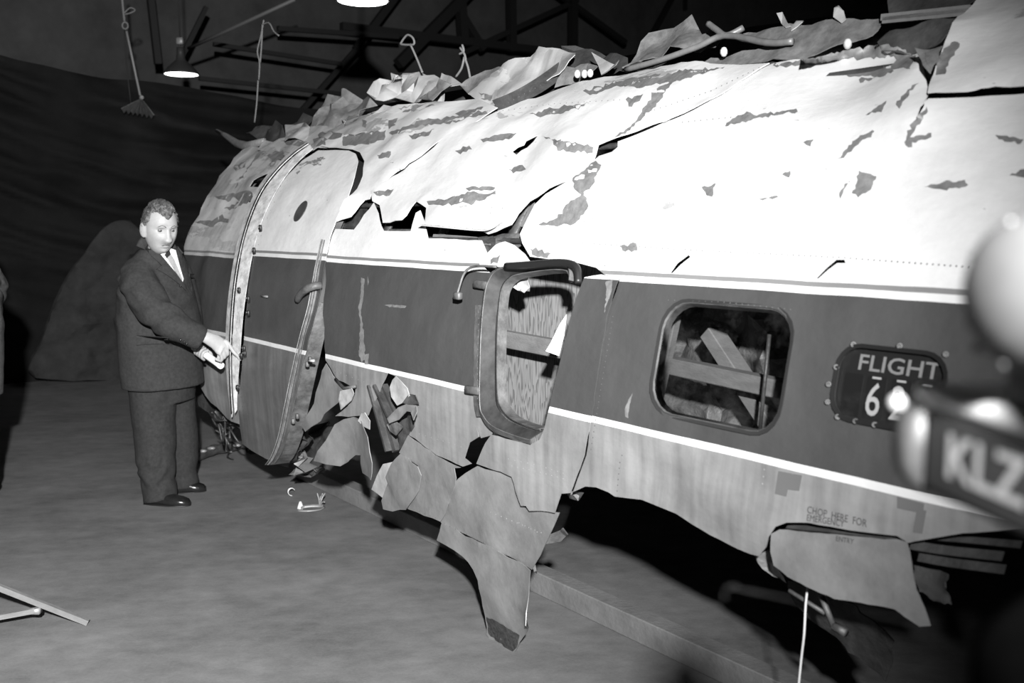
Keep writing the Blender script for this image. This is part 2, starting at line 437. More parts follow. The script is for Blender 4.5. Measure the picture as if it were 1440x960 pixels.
def ply_mat():
    m = bpy.data.materials.new('fir plywood grain'); m.use_nodes = True; nt = m.node_tree; p = nt.nodes['Principled BSDF']
    uv = nd(nt, 'ShaderNodeUVMap', uv_map='sv'); mp = nd(nt, 'ShaderNodeMapping'); mp.inputs['Scale'].default_value = (9, 1.1, 1); nt.links.new(uv.outputs[0], mp.inputs[0])
    n = nd(nt, 'ShaderNodeTexNoise'); n.inputs['Scale'].default_value = 1.6; n.inputs['Detail'].default_value = 3; nt.links.new(mp.outputs[0], n.inputs['Vector'])
    k = mth(nt, 'FRACT', mth(nt, 'MULTIPLY', n.outputs[0], 16))
    r = nd(nt, 'ShaderNodeMapRange', interpolation_type='SMOOTHSTEP'); nt.links.new(k, r.inputs[0]); r.inputs[1].default_value = .15; r.inputs[2].default_value = .55; r.inputs[3].default_value = .10; r.inputs[4].default_value = .20
    nt.links.new(r.outputs[0], p.inputs['Base Color']); p.inputs['Roughness'].default_value = .8
    return m
def glass_mat():
    m = bpy.data.materials.new('dusty scratched window plastic'); m.use_nodes = True; nt = m.node_tree
    for n in list(nt.nodes): nt.nodes.remove(n)
    out = nd(nt, 'ShaderNodeOutputMaterial'); tr = nd(nt, 'ShaderNodeBsdfTransparent'); tr.inputs[0].default_value = (.86, .86, .86, 1)
    gl = nd(nt, 'ShaderNodeBsdfGlossy'); gl.inputs['Roughness'].default_value = .08; df = nd(nt, 'ShaderNodeBsdfDiffuse'); df.inputs[0].default_value = (.3, .3, .3, 1)
    uv = nd(nt, 'ShaderNodeUVMap', uv_map='sv'); n = nd(nt, 'ShaderNodeTexNoise'); n.inputs['Scale'].default_value = 7; n.inputs['Detail'].default_value = 9; n.inputs['Roughness'].default_value = .7
    nt.links.new(uv.outputs[0], n.inputs['Vector'])
    r = nd(nt, 'ShaderNodeMapRange'); nt.links.new(n.outputs[0], r.inputs[0]); r.inputs[1].default_value = .5; r.inputs[2].default_value = .85; r.inputs[3].default_value = .0; r.inputs[4].default_value = .07
    m1 = nd(nt, 'ShaderNodeMixShader'); nt.links.new(r.outputs[0], m1.inputs[0]); nt.links.new(tr.outputs[0], m1.inputs[1]); nt.links.new(df.outputs[0], m1.inputs[2])
    fr = nd(nt, 'ShaderNodeFresnel'); fr.inputs[0].default_value = 1.35
    m2 = nd(nt, 'ShaderNodeMixShader'); nt.links.new(fr.outputs[0], m2.inputs[0]); nt.links.new(m1.outputs[0], m2.inputs[1]); nt.links.new(gl.outputs[0], m2.inputs[2])
    nt.links.new(m2.outputs[0], out.inputs[0]); return m
M_FLOOR = floor_mat(); M_PLY = ply_mat(); M_GLASS = glass_mat()

# ================================================================= THE HANGAR
class Cross:                                      # upright plane across the aircraft's axis
    def __init__(self, s): self.s = s
    def sv(self, px, py, off=0.0):
        q = atS(px, py, self.s); return (q.x*cf+q.y*sf, q.z)
    def to3(self, s, v, off=0.0): return W(s, self.s-off, v)
struct(mesh_obj('floor', [W(-12, -6, 0), W(16, -6, 0), W(16, 20, 0), W(-12, 20, 0)], [(0, 1, 2, 3)], M_FLOOR, smooth=False))
M_WALL = mat('dim hangar wall boards', .07, .9, 0, .3, 1.5)
struct(mesh_obj('wall_back', [W(-12, 17, 0), W(16, 17, 0), W(16, 17, 9), W(-12, 17, 9)], [(0, 1, 2, 3)], M_WALL, smooth=False))
struct(mesh_obj('wall_right', [W(16, -6, 0), W(16, 17, 0), W(16, 17, 9), W(16, -6, 9)], [(0, 1, 2, 3)], M_WALL, smooth=False))
struct(mesh_obj('ceiling', [W(-12, -6, 9), W(16, -6, 9), W(16, 20, 9), W(-12, 20, 9)], [(3, 2, 1, 0)], M_WALL, smooth=False))
def girder(name, label, segs, s, r):
    root = thing(name, W(2, s, 9), label, 'truss')
    for (x0, y0), (x1, y1), k in segs:
        bm = bmesh.new(); box_between(bm, atS(x0, y0, s), atS(x1, y1, s), r*k, r*k); bm_obj('truss_member', bm, M_STEEL, root, False)
girder('roof_truss', 'dark steel roof truss crossing the hangar behind the wreck',
       [((480, 37), (1000, 100), 1), ((480, -60), (1400, -18), 1), ((718, -60), (720, 72), 1.1), ((806, -60), (806, 80), 1.1), ((644, -50), (652, 62), 1.2),
        ((640, 5), (680, 70), .9), ((650, 75), (812, 0), .7), ((770, -20), (880, 60), .7), ((560, 90), (668, -20), 1.3), ((905, 70), (960, -30), .7),
        ((965, -60), (968, 95), 1.0), ((1080, -20), (1140, 50), .8), ((500, 70), (560, -10), .9), ((420, 160), (500, 70), .6)], 15.5, .13)
girder('roof_truss', 'far dark steel truss above the curtain and nearer pendant lamp',
       [((205, -60), (222, 90), .9), ((390, 40), (560, 52), .7), ((300, 62), (480, 90), .6), ((280, 110), (480, 132), .6), ((250, 90), (290, 10), .6)], 14.5, .10)
tag(tube('conduit_pipe', [atS(265, 68, 13), atS(322, 42, 12.2), atS(415, -1, 11.2)], .022, mat('grey conduit', .12, .6)), 'thin grey conduit pipe slanting up from the small pendant lamp', 'pipe')
# black drape closing the hangar behind the wreck
def drape():
    verts = []; faces = []; nu, nv = 150, 90; p0, p1 = -1.5, 8.5
    for j in range(nv+1):
        for i in range(nu+1):
            p = p0+(p1-p0)*i/nu; t = j/nv
            top = 3.12+.25*math.exp(-((p-1.2)/1.4)**2)-.035*(p-3.6)+.05*math.sin(p*2.1)
            z = .0+top*t
            q = z*1.0-.16*(p-4.4)**2*.5
            fold = .20*noise.noise(Vector((p*.5, q*4.3, 1)))+.08*noise.noise(Vector((p*1.4, q*9, 4)))
            pleat = .05*noise.noise(Vector((p*5, z*.5, 9)))
            a = min(1, max(0, (z-.5)/1.0))
            verts.append(W(p, 11.3-(fold*a+pleat*(1-.6*a))*1.5, z))
    for j in range(nv):
        for i in range(nu):
            a = j*(nu+1)+i; faces.append((a, a+1, a+nu+2, a+nu+1))
    o = mesh_obj('backdrop_curtain', verts, faces, M_DRAPE); return o
tag(drape(), 'black canvas curtain hung in sagging folds behind the man', 'curtain')
AR = Cross(10.95)
tag(panel('canvas_screen', [(50, 531), (58, 485), (72, 440), (97, 388), (125, 345), (148, 319), (168, 310), (188, 316), (205, 335), (218, 380), (224, 430), (226, 524)], M_ARCH, None, AR,
          smooth=3, bump=.07, freq=2.6, grid=.045, thick=.03, seed=3), 'arched grey wrinkled canvas screen standing against the black curtain behind the man', 'screen')
tag(panel('canvas_bag', [(160, 447), (178, 452), (192, 455), (192, 480), (176, 478), (163, 470)], M_ARCH, None, Cross(10.6), bump=.03, freq=5, grid=.05, thick=.05, seed=8), 'small grey cloth bundle hanging just behind the man\'s elbow', 'cloth')

def pendant(px, py, Y, dia, label, power):
    c = atY(px, py, Y); root = thing('pendant_lamp', c, label, 'lamp', 'hangar pendant lamps'); r = dia/2
    bm = bmesh.new()
    prof = [(r, 0), (r*.96, .02), (r*.72, .07), (r*.42, .12), (r*.25, .15), (r*.2, .22), (r*.2, .27), (0.01, .28)]
    add_loft(bm, [(c+Vector((0, 0, z)), Vector((a, 0, 0)), Vector((0, a, 0))) for a, z in prof], 28, cap=False)
    o = bm_obj('lamp_shade', bm, M_LAMP, root); m = o.modifiers.new('thickness', 'SOLIDIFY'); m.thickness = .004; m.offset = 1
    bm = bmesh.new(); add_loft(bm, [(c+Vector((0, 0, z)), Vector((a, 0, 0)), Vector((0, a, 0))) for a, z in ((r*.93, .002), (r*.7, .03), (.03, .05))], 28)
    bm_obj('lamp_reflector', bm, M_GLOW, root)
    bm = bmesh.new(); add_box(bm, c+Vector((0, 0, .34)), Vector((.035, 0, 0)), Vector((0, .03, 0)), Vector((0, 0, .035))); bevel(bm, .008)
    bm_obj('junction_box', bm, mat('worn socket metal', .2, .5, .3, .4, 30), root)
    tube('hanging_cord', [c+Vector((0, 0, .27)), c+Vector((0, 0, 1.2)), c+Vector((0, 0, 9-c.z))], .008, M_STEEL, root)
    L = bpy.data.lights.new('lamp_light', 'SPOT'); L.energy = power; L.spot_size = math.radians(150); L.spot_blend = .6; L.shadow_soft_size = r*.6
    lo = bpy.data.objects.new('lamp_light', L); lo.location = c+Vector((0, 0, -.03)); link(lo); lo.parent = root; lo.matrix_parent_inverse = root.matrix_basis.inverted()
pendant(255, 105, 10.6, .36, 'small pendant lamp with a dark shade above the man', 5)
pendant(510, 2, 7.4, .385, 'larger glowing pendant lamp cut by the top edge', 8)

# ================================================================= THE WRECKED AIRLINER
fus = thing('aircraft_fuselage', W(2.6, 3.4, 0), 'torn wrecked airliner fuselage with white crown, dark window band and ragged hanging skin', 'aircraft wreck')
def skin(px, m=PAINT, name='skin_panel', **k):
    k.setdefault('bump', .010); k.setdefault('grid', .055)
    return panel(name, px, m, fus, **k)
# ---- far side and inner structure
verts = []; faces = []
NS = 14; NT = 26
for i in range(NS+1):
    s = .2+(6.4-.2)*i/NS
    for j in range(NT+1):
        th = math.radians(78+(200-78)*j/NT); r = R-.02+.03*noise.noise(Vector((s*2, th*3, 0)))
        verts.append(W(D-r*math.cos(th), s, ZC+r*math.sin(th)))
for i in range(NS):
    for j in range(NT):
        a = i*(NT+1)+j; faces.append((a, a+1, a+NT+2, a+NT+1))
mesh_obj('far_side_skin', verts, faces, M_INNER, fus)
for s in (.95, 1.45, 2.32, 3.12, 3.62, 4.12, 4.62, 5.72, 6.2):
    pts = [HULL.to3(s, v, -.055) for v in [(.0+i*.1) for i in range(21)]]
    o = tube('ring_frame', pts, (.014, .04), M_ALUD, fus, 6) if False else None
    bm = bmesh.new(); add_tube(bm, pts, [(.012, .035)]*len(pts), 6, ref=W(0, 1, 0)); bm_obj('ring_frame', bm, M_ALUD, fus)
for v, a, b in ((.70, 2.4, 6.4), (.88, 3.2, 6.4), (1.12, .8, 6.4), (1.36, .8, 6.4)):
    pts = [HULL.to3(a+(b-a)*i/10, v, -.03) for i in range(11)]
    bm = bmesh.new(); add_tube(bm, pts, [(.018, .012)]*11, 6); bm_obj('stringer', bm, M_ALUD, fus)

def bulges(*L):                                   # soft dents and swellings: (px, py, reach in metres, depth)
    Q_ = [(HULL.sv(x, y), r, h) for x, y, r, h in L]
    return lambda s, v: sum(h*math.exp(-((s-q[0])**2+((v-q[1])*1.5)**2)/(r*r)) for q, r, h in Q_)
# ---- nose-side skin left of the door
skin([(344, 208), (372, 204), (420, 214), (428, 219), (398, 244), (374, 272), (358, 308), (346, 350), (338, 400), (333, 450), (332, 500), (335, 550), (338, 596), (318, 588), (296, 566),
      (286, 545), (280, 500), (272, 440), (264, 390), (257, 346), (270, 318), (298, 268), (318, 240)], PAINT2, jag=.6, bump=.02, seed=1, uvshift=(0, 0.012),
     holes=[[HULL.sv(a, b) for a, b in [(353, 264), (359, 256), (366, 251), (375, 247), (384, 245), (383, 252), (377, 259), (371, 264), (362, 263)]]])
# ---- left crown
skin([(362, 210), (372, 198), (403, 192), (430, 178), (470, 178), (520, 160), (545, 165), (520, 185), (470, 195), (462, 207), (448, 209), (430, 217), (405, 213)], PAINT2, jag=.9, off=.012, bump=.02, seed=2)
skin([(398, 196), (402, 178), (428, 171), (437, 180), (425, 196)], PAINT2, jag=.6, off=.03, bump=.03, freq=5, seed=3)
# ---- upper skin between door and long diagonal tear
skin([(469, 314), (492, 304), (512, 281), (519, 279), (523, 267), (558, 240), (590, 217), (627, 190), (664, 172), (700, 152), (668, 136), (628, 146), (612, 143), (580, 146), (540, 148), (505, 172), (470, 190),
      (452, 207), (494, 208), (506, 214), (512, 226), (509, 246), (498, 274), (484, 297)], jag=.5, off=.016, seed=4, bump=.018, shape=bulges((600, 170, .2, .03), (540, 200, .15, -.025), (490, 290, .1, .03)))
# ---- upper skin over the wide opening
skin([(524, 283), (523, 270), (559, 243), (592, 219), (628, 193), (665, 175), (702, 157), (742, 138), (800, 118), (850, 108), (900, 100), (960, 92), (1020, 90), (1082, 89), (1022, 124), (960, 158),
      (900, 183), (866, 196), (843, 205), (838, 217), (830, 231), (811, 246), (770, 263), (743, 281), (729, 300), (720, 316), (700, 327), (688, 330), (678, 325), (640, 321), (598, 318), (599, 292), (592, 287),
      (585, 283), (579, 292), (573, 304), (566, 310), (538, 313), (534, 296), (532, 287)], jag=.4, off=.012, seed=5, bump=.016, shape=bulges((800, 205, .16, .045), (720, 240, .22, -.03), (640, 300, .14, .03), (700, 320, .10, .025), (880, 140, .25, .025), (600, 240, .2, -.02)),
     holes=[[HULL.sv(a, b, .012) for a, b in [(717, 209), (725, 203), (733, 200), (737, 195), (756, 188), (748, 196), (738, 203), (729, 207), (722, 213)]]])
# ---- big right-hand skin from the crown to the torn belly edge
w2 = rr(1.66, 2.138, .168, .508, .09)
fw = rr(1.222, 1.505, .250, .430, .058)
flap_slit = [HULL.sv(a, b) for a, b in [(1097, 741), (1099, 736), (1110, 732), (1140, 733), (1180, 739), (1210, 746), (1245, 752), (1262, 752), (1282, 760), (1276, 764), (1262, 759), (1234, 757), (1173, 751), (1120, 745)]]
v_cut = [[HULL.sv(a, b) for a, b in [(942, 384), (952, 370), (968, 358), (971, 361), (958, 372), (946, 384)]],
         [HULL.sv(a, b) for a, b in [(1146, 391), (1160, 376), (1174, 364), (1186, 364), (1188, 369), (1176, 369), (1163, 379), (1150, 391)]]]
skin([(1086, 90), (1150, 82), (1215, 70), (1262, 58), (1290, 72), (1301, 100), (1308, 135), (1305, 160), (1292, 180), (1300, 160), (1310, 146), (1370, 137), (1440, 128), (1600, 112), (1720, 330), (1760, 560), (1700, 760), (1560, 735),
      (1440, 744), (1352, 750), (1310, 757), (1286, 761), (1278, 763), (1262, 753), (1200, 745), (1140, 734), (1112, 733), (1099, 738), (1090, 752), (1084, 767), (1070, 781), (1058, 778), (1040, 771), (1000, 752), (950, 722), (900, 703), (864, 698),
      (855, 692), (838, 685), (822, 684), (804, 692), (823, 640), (838, 540), (854, 445), (872, 392), (850, 386), (838, 376), (808, 368), (770, 364), (746, 361), (736, 343), (731, 329), (741, 309), (752, 288), (768, 273), (812, 252),
      (833, 233), (842, 219), (860, 213), (868, 206), (868, 198), (902, 185), (962, 160), (1024, 126)], jag=.25, step=14, seed=6, bump=.009, grid=.06, shape=bulges((800, 290, .15, .02), (838, 250, .12, .03), (1290, 100, .10, .03), (1290, 170, .12, .03), (1080, 740, .12, .025), (930, 670, .12, -.02), (1000, 690, .1, .015), (1180, 110, .2, -.03), (1050, 200, .3, .012)), holes=[w2, fw]+v_cut)
# ---- upper right panel above the dark gap
skin([(1306, 133), (1308, 112), (1319, 80), (1335, 50), (1348, 27), (1368, 4), (1384, -20), (1560, -60), (1600, 92), (1440, 118), (1400, 122), (1372, 130), (1340, 133)], off=.022, bump=.02, jag=.5, seed=7)
# ---- band panel between door and the wide opening, with bare metal below
skin([(472, 322), (498, 323), (512, 302), (526, 285), (533, 300), (537, 318), (541, 325), (578, 325), (586, 300), (592, 296), (597, 310), (602, 335), (640, 336), (678, 338), (683, 350), (690, 366), (678, 373), (690, 384), (687, 400), (682, 440),
      (680, 500), (680, 560), (684, 585), (694, 600), (690, 612), (676, 616), (668, 596), (673, 614), (660, 622), (652, 644), (662, 652), (650, 656), (612, 640), (574, 612), (583, 592), (581, 572), (573, 557), (567, 540), (556, 529), (549, 526),
      (545, 524), (537, 541), (529, 561), (518, 584), (490, 586), (470, 585), (489, 571), (499, 555), (500, 544), (474, 534), (457, 506), (456, 470), (455, 420), (459, 375), (464, 345)], jag=.5, seed=8, bump=.007)
# ---- panel right of the opening: band above, riveted bare metal apron below
skin([(822, 390), (846, 386), (871, 392), (853, 445), (837, 540), (822, 640), (802, 693), (789, 694), (784, 708), (780, 721), (762, 718), (745, 718), (740, 711), (733, 711), (726, 690), (720, 670), (694, 661), (669, 652), (674, 640), (682, 622), (690, 611),
      (720, 619), (748, 624), (759, 618), (766, 600), (780, 535), (797, 472), (811, 420)], jag=.5, seed=9, off=.010, bump=.006)
# ---- torn white flap over the opening's top rail and bits of frame behind it
skin([(673, 372), (684, 356), (694, 343), (712, 340), (726, 346), (738, 357), (747, 370), (724, 374), (700, 374)], jag=.5, off=.03, bump=.03, freq=5, seed=10, uvshift=(0, .03))
panel('torn_frame', [(690, 330), (727, 326), (731, 345), (718, 350), (700, 346)], M_FRAME, fus, off=-.03, bump=.03, freq=8, grid=.03, seed=11)
panel('torn_frame', [(676, 336), (692, 330), (700, 345), (686, 360), (678, 352)], M_ALUD, fus, off=-.02, bump=.03, freq=8, grid=.03, seed=12)
panel('torn_frame', [(722, 318), (735, 296), (752, 284), (748, 300), (740, 318)], M_ALU, fus, off=-.05, bump=.02, freq=8, grid=.03, seed=13)
panel('torn_frame', [(475, 318), (500, 296), (520, 284), (518, 300), (500, 322)], M_ALUD, fus, off=-.05, bump=.03, freq=8, grid=.03, seed=14)
ribbon('torn_frame', [(540, 318), (560, 318), (580, 318)], -.03, [(540, 326), (560, 326), (580, 326)], -.02, M_FRAME, fus)
ribbon('torn_frame', [(602, 325), (640, 327), (684, 331)], -.03, [(602, 337), (640, 338), (684, 342)], -.02, M_ALU, fus)
# ---- upper edge flap turned out under the U2 skin
ribbon('rolled_edge', [(598, 318), (640, 321), (680, 325), (700, 322), (717, 315)], .014, [(600, 323), (640, 327), (684, 331), (702, 329), (717, 319)], .045, PAINT, fus)

# ---- bare metal panels hanging below
LOW = HULL
skin([(574, 612), (612, 640), (650, 657), (640, 658), (642, 672), (632, 700), (620, 733), (596, 725), (575, 716), (560, 706), (545, 690), (560, 660), (588, 655), (562, 636)], M_ALU, 'torn_sheet', off=.012, jag=.5, bump=.012, freq=3, seed=20)
skin([(562, 636), (588, 656), (593, 668), (588, 690), (574, 716), (552, 719), (538, 716), (536, 704), (541, 690), (546, 660)], M_ALU, 'torn_sheet', off=.022, jag=.7, bump=.02, freq=5, seed=21)
skin([(522, 688), (530, 668), (540, 652), (553, 649), (552, 668), (548, 690), (540, 702), (530, 694)], M_ALUB, 'torn_sheet', off=.015, jag=.6, bump=.012, freq=4, seed=22)
skin([(671, 655), (694, 662), (720, 671), (726, 692), (733, 713), (745, 719), (762, 719), (785, 721), (772, 750), (760, 780), (747, 801), (690, 768), (620, 734), (632, 700), (640, 680), (655, 665)], M_ALU, 'torn_sheet', off=-.004, jag=.4, bump=.012, freq=3, seed=23)
curl = lambda s, v: .055*max(0, (2.86-s)/.11)**2*math.exp(-((v+.72)/.10)**2)
skin([(620, 735), (690, 769), (747, 802), (744, 822), (745, 842), (751, 858), (755, 875), (742, 888), (731, 902), (726, 914), (720, 920), (710, 912), (700, 905), (685, 892), (682, 865), (677, 840), (673, 815), (667, 800), (652, 781), (640, 773), (625, 766), (612, 760)],
     M_ALU, 'torn_sheet', off=.004, jag=.7, bump=.014, freq=3, seed=24, shape=curl)
skin([(456, 511), (472, 535), (483, 549), (477, 565), (463, 575), (454, 582), (449, 592), (438, 600), (428, 607), (424, 599), (432, 584), (440, 567), (443, 552)], M_ALU, 'torn_sheet', off=.02, jag=.6, bump=.012, freq=4, seed=25)
skin([(489, 587), (503, 592), (513, 600), (523, 613), (524, 634), (530, 650), (530, 664), (526, 674), (520, 670), (503, 666), (501, 652), (500, 641), (491, 641), (475, 656), (462, 652), (448, 647), (452, 634), (460, 619), (468, 597), (478, 590)], M_ALU, 'torn_sheet', off=.06, jag=.6, bump=.012, freq=4, seed=26,
     shape=lambda s, v: .03*math.sin(s*9))
skin([(480, 550), (492, 543), (499, 553), (494, 563), (480, 576), (477, 562)], M_ALUB, 'curled_scrap', off=.03, bump=.015, freq=7, grid=.03, seed=27)
skin([(547, 544), (550, 534), (557, 529), (566, 537), (571, 546), (572, 557), (565, 566), (558, 570), (549, 558)], M_ALUB, 'curled_scrap', off=.05, bump=.015, freq=7, grid=.03, seed=28)
skin([(502, 592), (506, 581), (513, 580), (518, 592), (517, 604), (510, 600)], M_ALUB, 'curled_scrap', off=.05, bump=.015, freq=7, grid=.03, seed=29)
for k, (pl, mm, of) in enumerate([([(546, 588), (552, 578), (570, 568), (582, 570), (584, 580), (572, 578), (560, 590), (549, 595)], M_ALU, .06), ([(560, 593), (575, 582), (583, 586), (582, 600), (572, 615), (560, 632), (558, 612)], M_ALUD, .0),
                              ([(566, 566), (571, 554), (580, 556), (583, 568), (574, 570)], M_ALUD, .05), ([(584, 570), (588, 578), (585, 590), (578, 580)], M_ALU, .07), ([(545, 596), (556, 590), (566, 600), (558, 612), (548, 606)], M_FRAME, .03)]):
    skin(pl, mm, 'crumpled_scrap', off=of, bump=.022, freq=9, grid=.025, jag=.6, seed=30+k)
for a, b, wd in (((532, 541), (558, 634), .035), ((540, 541), (572, 610), .015)):
    bm = bmesh.new(); A, B = hp(*a, -.03), hp(*b, -.03)
    box_between(bm, A, B, wd, .03, W(1, 0, 0)-W(0, 0, 0)); box_between(bm, A+W(-.02, .02, 0), B+W(-.02, .02, 0), .012, .05, W(1, 0, 0)-W(0, 0, 0)); bm_obj('bent_stringer', bm, M_ALUD, fus, False)
tube('bent_rod', [hp(472, 533, .02), hp(484, 546, .03), hp(500, 543, .02)], .008, M_FRAME, fus, 6)
# crumpled heap at the door's foot and torn wiring
for k, pl in enumerate([[(395, 640), (412, 622), (432, 606), (440, 616), (428, 634), (414, 650), (400, 652)], [(410, 640), (420, 632), (430, 645), (428, 664), (414, 668), (412, 655)], [(388, 648), (402, 640), (410, 650), (402, 658), (390, 655)],
                        [(416, 668), (430, 646), (440, 650), (446, 663), (430, 672)]]):
    panel('crumpled_scrap', pl, [M_ALUD, M_ALU, M_ALUD, M_FRAME][k], fus, Sheet(2.25+.05*k), bump=.09, freq=9, grid=.025, jag=.7, seed=50+k)
panel('torn_lining', [(428, 600), (450, 594), (470, 600), (458, 640), (440, 668), (425, 655)], M_ALUD, fus, Sheet(2.42), bump=.05, freq=6, grid=.04, jag=.7, seed=55)
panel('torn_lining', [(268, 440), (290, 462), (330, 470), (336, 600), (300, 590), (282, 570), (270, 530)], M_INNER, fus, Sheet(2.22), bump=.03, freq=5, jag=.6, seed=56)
rnd = random.Random(4)
for k in range(9):
    a = Vector((rnd.uniform(296, 325), rnd.uniform(575, 605), 0)); pts = []
    for i in range(5):
        q = a+Vector((i*rnd.uniform(4, 9), i*rnd.uniform(2, 11)+rnd.uniform(-4, 4), 0)); pts.append(atP(q.x, q.y, 2.2+rnd.uniform(-.03, .06)))
    tube('torn_wire', smooth_path(pts, 3), .006, M_ALUD if k % 2 else M_FRAME, fus, 5)
bm = bmesh.new()
add_tube(bm, smooth_path([floor_pt(262, 644, .06), floor_pt(290, 636, .05), floor_pt(312, 630, .05), floor_pt(345, 624, .05), floor_pt(362, 622, .08)], 4), .035, 8)
for v in bm.verts: v.co += Vector((0, 0, 1))*.02*noise.noise(v.co*22)+Vector((0, -1, 0))*.02*noise.noise(v.co*25+Vector((5, 0, 0)))
bm_obj('wiring_loom', bm, M_ALUD, fus)
for q in ((265, 637), (285, 634), (297, 630), (333, 626), (350, 624)):
    bm = bmesh.new(); add_ball(bm, floor_pt(q[0], q[1], .08), .022, 8, (1.4, .8, .6)); bm_obj('loom_clip', bm, M_ALU, fus)

# ---- right-hand flap, chopped opening, belly structure
skin([(1086, 750), (1097, 744), (1130, 747), (1173, 751), (1234, 757), (1262, 758), (1275, 762), (1279, 776), (1282, 792), (1291, 828), (1302, 853), (1310, 879), (1295, 880), (1282, 871), (1259, 856), (1243, 853), (1212, 847), (1173, 842), (1145, 829), (1107, 811), (1097, 803),
      (1087, 795), (1084, 776)], M_ALU, 'torn_sheet', off=.020, jag=.35, bump=.012, freq=3, seed=40, shape=lambda s, v: .10*max(0, -.33-v)**1.3*3)
for k, (pa, pb) in enumerate([([(1100, 738), (1180, 745), (1260, 756)], [(1100, 744), (1180, 752), (1262, 762)]), ([(1270, 764), (1320, 772), (1400, 780)], [(1270, 775), (1320, 783), (1400, 792)]), ([(1278, 782), (1320, 790), (1400, 800)], [(1278, 793), (1320, 801), (1400, 812)]), ([(1290, 756), (1340, 760), (1420, 766)], [(1290, 764), (1340, 768), (1420, 776)])]):
    ribbon('belly_stringer', pa, -.03-.008*k, pb, -.015-.01*k, M_ALUD, fus)
panel('insulation_shred', [(1110, 742), (1140, 742), (1150, 748), (1112, 748)], M_SCRAP, fus, off=-.04, bump=.02, freq=10, grid=.03, seed=41)
panel('torn_lining', [(1064, 782), (1084, 770), (1092, 800), (1100, 822), (1082, 812), (1070, 800)], M_INSUL, fus, off=-.05, jag=.6, bump=.03, freq=8, grid=.03, seed=42)
panel('torn_lining', [(1282, 790), (1335, 806), (1330, 830), (1338, 850), (1310, 846), (1290, 826)], M_ALUD, fus, off=-.08, jag=1.2, step=5, bump=.02, freq=8, grid=.03, seed=43)
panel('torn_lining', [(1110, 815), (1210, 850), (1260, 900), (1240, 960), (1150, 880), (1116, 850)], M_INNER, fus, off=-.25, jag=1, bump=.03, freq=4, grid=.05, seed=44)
for a, b, r_ in (((1155, 838), (1172, 880), .008), ((1172, 880), (1190, 890), .012), ((1110, 830), (1160, 862), .006), ((1298, 772), (1299, 786), .012)):
    tube('broken_bracket', [hp(*a, -.06), hp(*b, -.06)], r_, M_FRAME, fus, 6)
for k, pl in enumerate([[(789, 694), (800, 690), (815, 694), (808, 705), (795, 702)], [(772, 752), (790, 742), (796, 752), (786, 762), (770, 764)], [(748, 795), (758, 788), (764, 800), (756, 806)]]):
    panel('bent_bracket', pl, M_FRAME, fus, off=-.05, bump=.05, freq=12, grid=.025, jag=.6, seed=60+k)

# ---- ragged roof edge: crumpled sheets and one shade sheet standing above the crown
def roof(px, m, p0=2.95, z0=2.3, k=.9, **kw):
    kw.setdefault('bump', .06); kw.setdefault('freq', 5); kw.setdefault('grid', .05); kw.setdefault('jag', .8)
    return panel(kw.pop('name', 'crumpled_roof_or_shade_sheet'), px, m, fus, Sheet(p0, z0, k), **kw)
roof([(345, 186), (356, 180), (371, 178), (387, 168), (399, 178), (398, 190), (385, 198), (367, 198), (356, 192)], M_ALUD, seed=70)
roof([(404, 176), (416, 170), (430, 162), (440, 163), (430, 172), (416, 180)], M_ALUD, seed=71)
roof([(428, 190), (440, 162), (468, 140), (492, 134), (518, 136), (530, 147), (512, 162), (486, 176), (460, 184), (440, 196)], M_BARE, seed=72, bump=.08)
roof([(518, 133), (532, 122), (548, 112), (570, 107), (593, 105), (620, 107), (650, 118), (640, 128), (627, 127), (613, 142), (596, 146), (580, 143), (548, 140), (530, 143)], PAINT2, seed=73, bump=.09)
roof([(592, 142), (604, 130), (622, 118), (636, 119), (622, 130), (610, 144)], M_BARE, p0=2.88, seed=74)
roof([(648, 121), (664, 109), (682, 99), (700, 93), (711, 95), (700, 106), (690, 114), (668, 124), (655, 128)], M_BARE, seed=75, p0=2.9, bump=.03)
roof([(653, 126), (680, 112), (713, 97), (737, 83), (763, 72), (790, 72), (810, 75), (813, 83), (796, 100), (770, 118), (742, 136), (702, 153), (672, 142)], PAINT2, p0=2.86, seed=76, bump=.04)
roof([(796, 74), (812, 68), (830, 66), (858, 73), (882, 80), (880, 96), (852, 106), (835, 95), (815, 99), (802, 92)], M_ALUD, seed=77)
roof([(800, 100), (818, 92), (842, 94), (838, 106), (812, 112), (780, 124)], M_BARE, seed=78, p0=2.9)
roof([(838, 82), (852, 84), (876, 92), (874, 102), (846, 106)], M_ALUB, seed=79, p0=2.88)
roof([(876, 96), (884, 84), (892, 72), (901, 58), (912, 46), (930, 38), (945, 35), (960, 29), (975, 24), (983, 42), (1000, 46), (1019, 50), (1013, 57), (981, 69), (950, 76), (920, 85), (896, 92)], M_BARE, seed=80, p0=2.92, bump=.05)
roof([(880, 97), (896, 88), (925, 82), (950, 78), (940, 88), (910, 98)], M_INNER, seed=81, p0=2.9, bump=.02)  # dark sheet standing in for the shadow inside the roof curl
roof([(1024, 46), (1050, 42), (1085, 40), (1130, 35), (1174, 30), (1247, 25), (1225, 46), (1200, 60), (1160, 72), (1118, 84), (1080, 88), (1030, 92), (981, 95), (1000, 82), (1053, 70), (1090, 62), (1050, 58)], M_BARE, p0=2.9, seed=82, bump=.02)
roof([(1237, 54), (1280, 40), (1343, 23), (1352, 30), (1340, 42), (1322, 56), (1290, 68), (1242, 75), (1238, 66)], M_ALUD, p0=2.78, k=.8, seed=83, bump=.03)
roof([(1250, -25), (1380, -25), (1371, 2), (1360, 9), (1300, 13), (1250, 18)], M_ALUD, p0=2.95, seed=84, bump=.02)
roof([(1286, 66), (1322, 58), (1318, 80), (1308, 104), (1298, 92)], M_BARE, p0=2.72, seed=85, bump=.03)
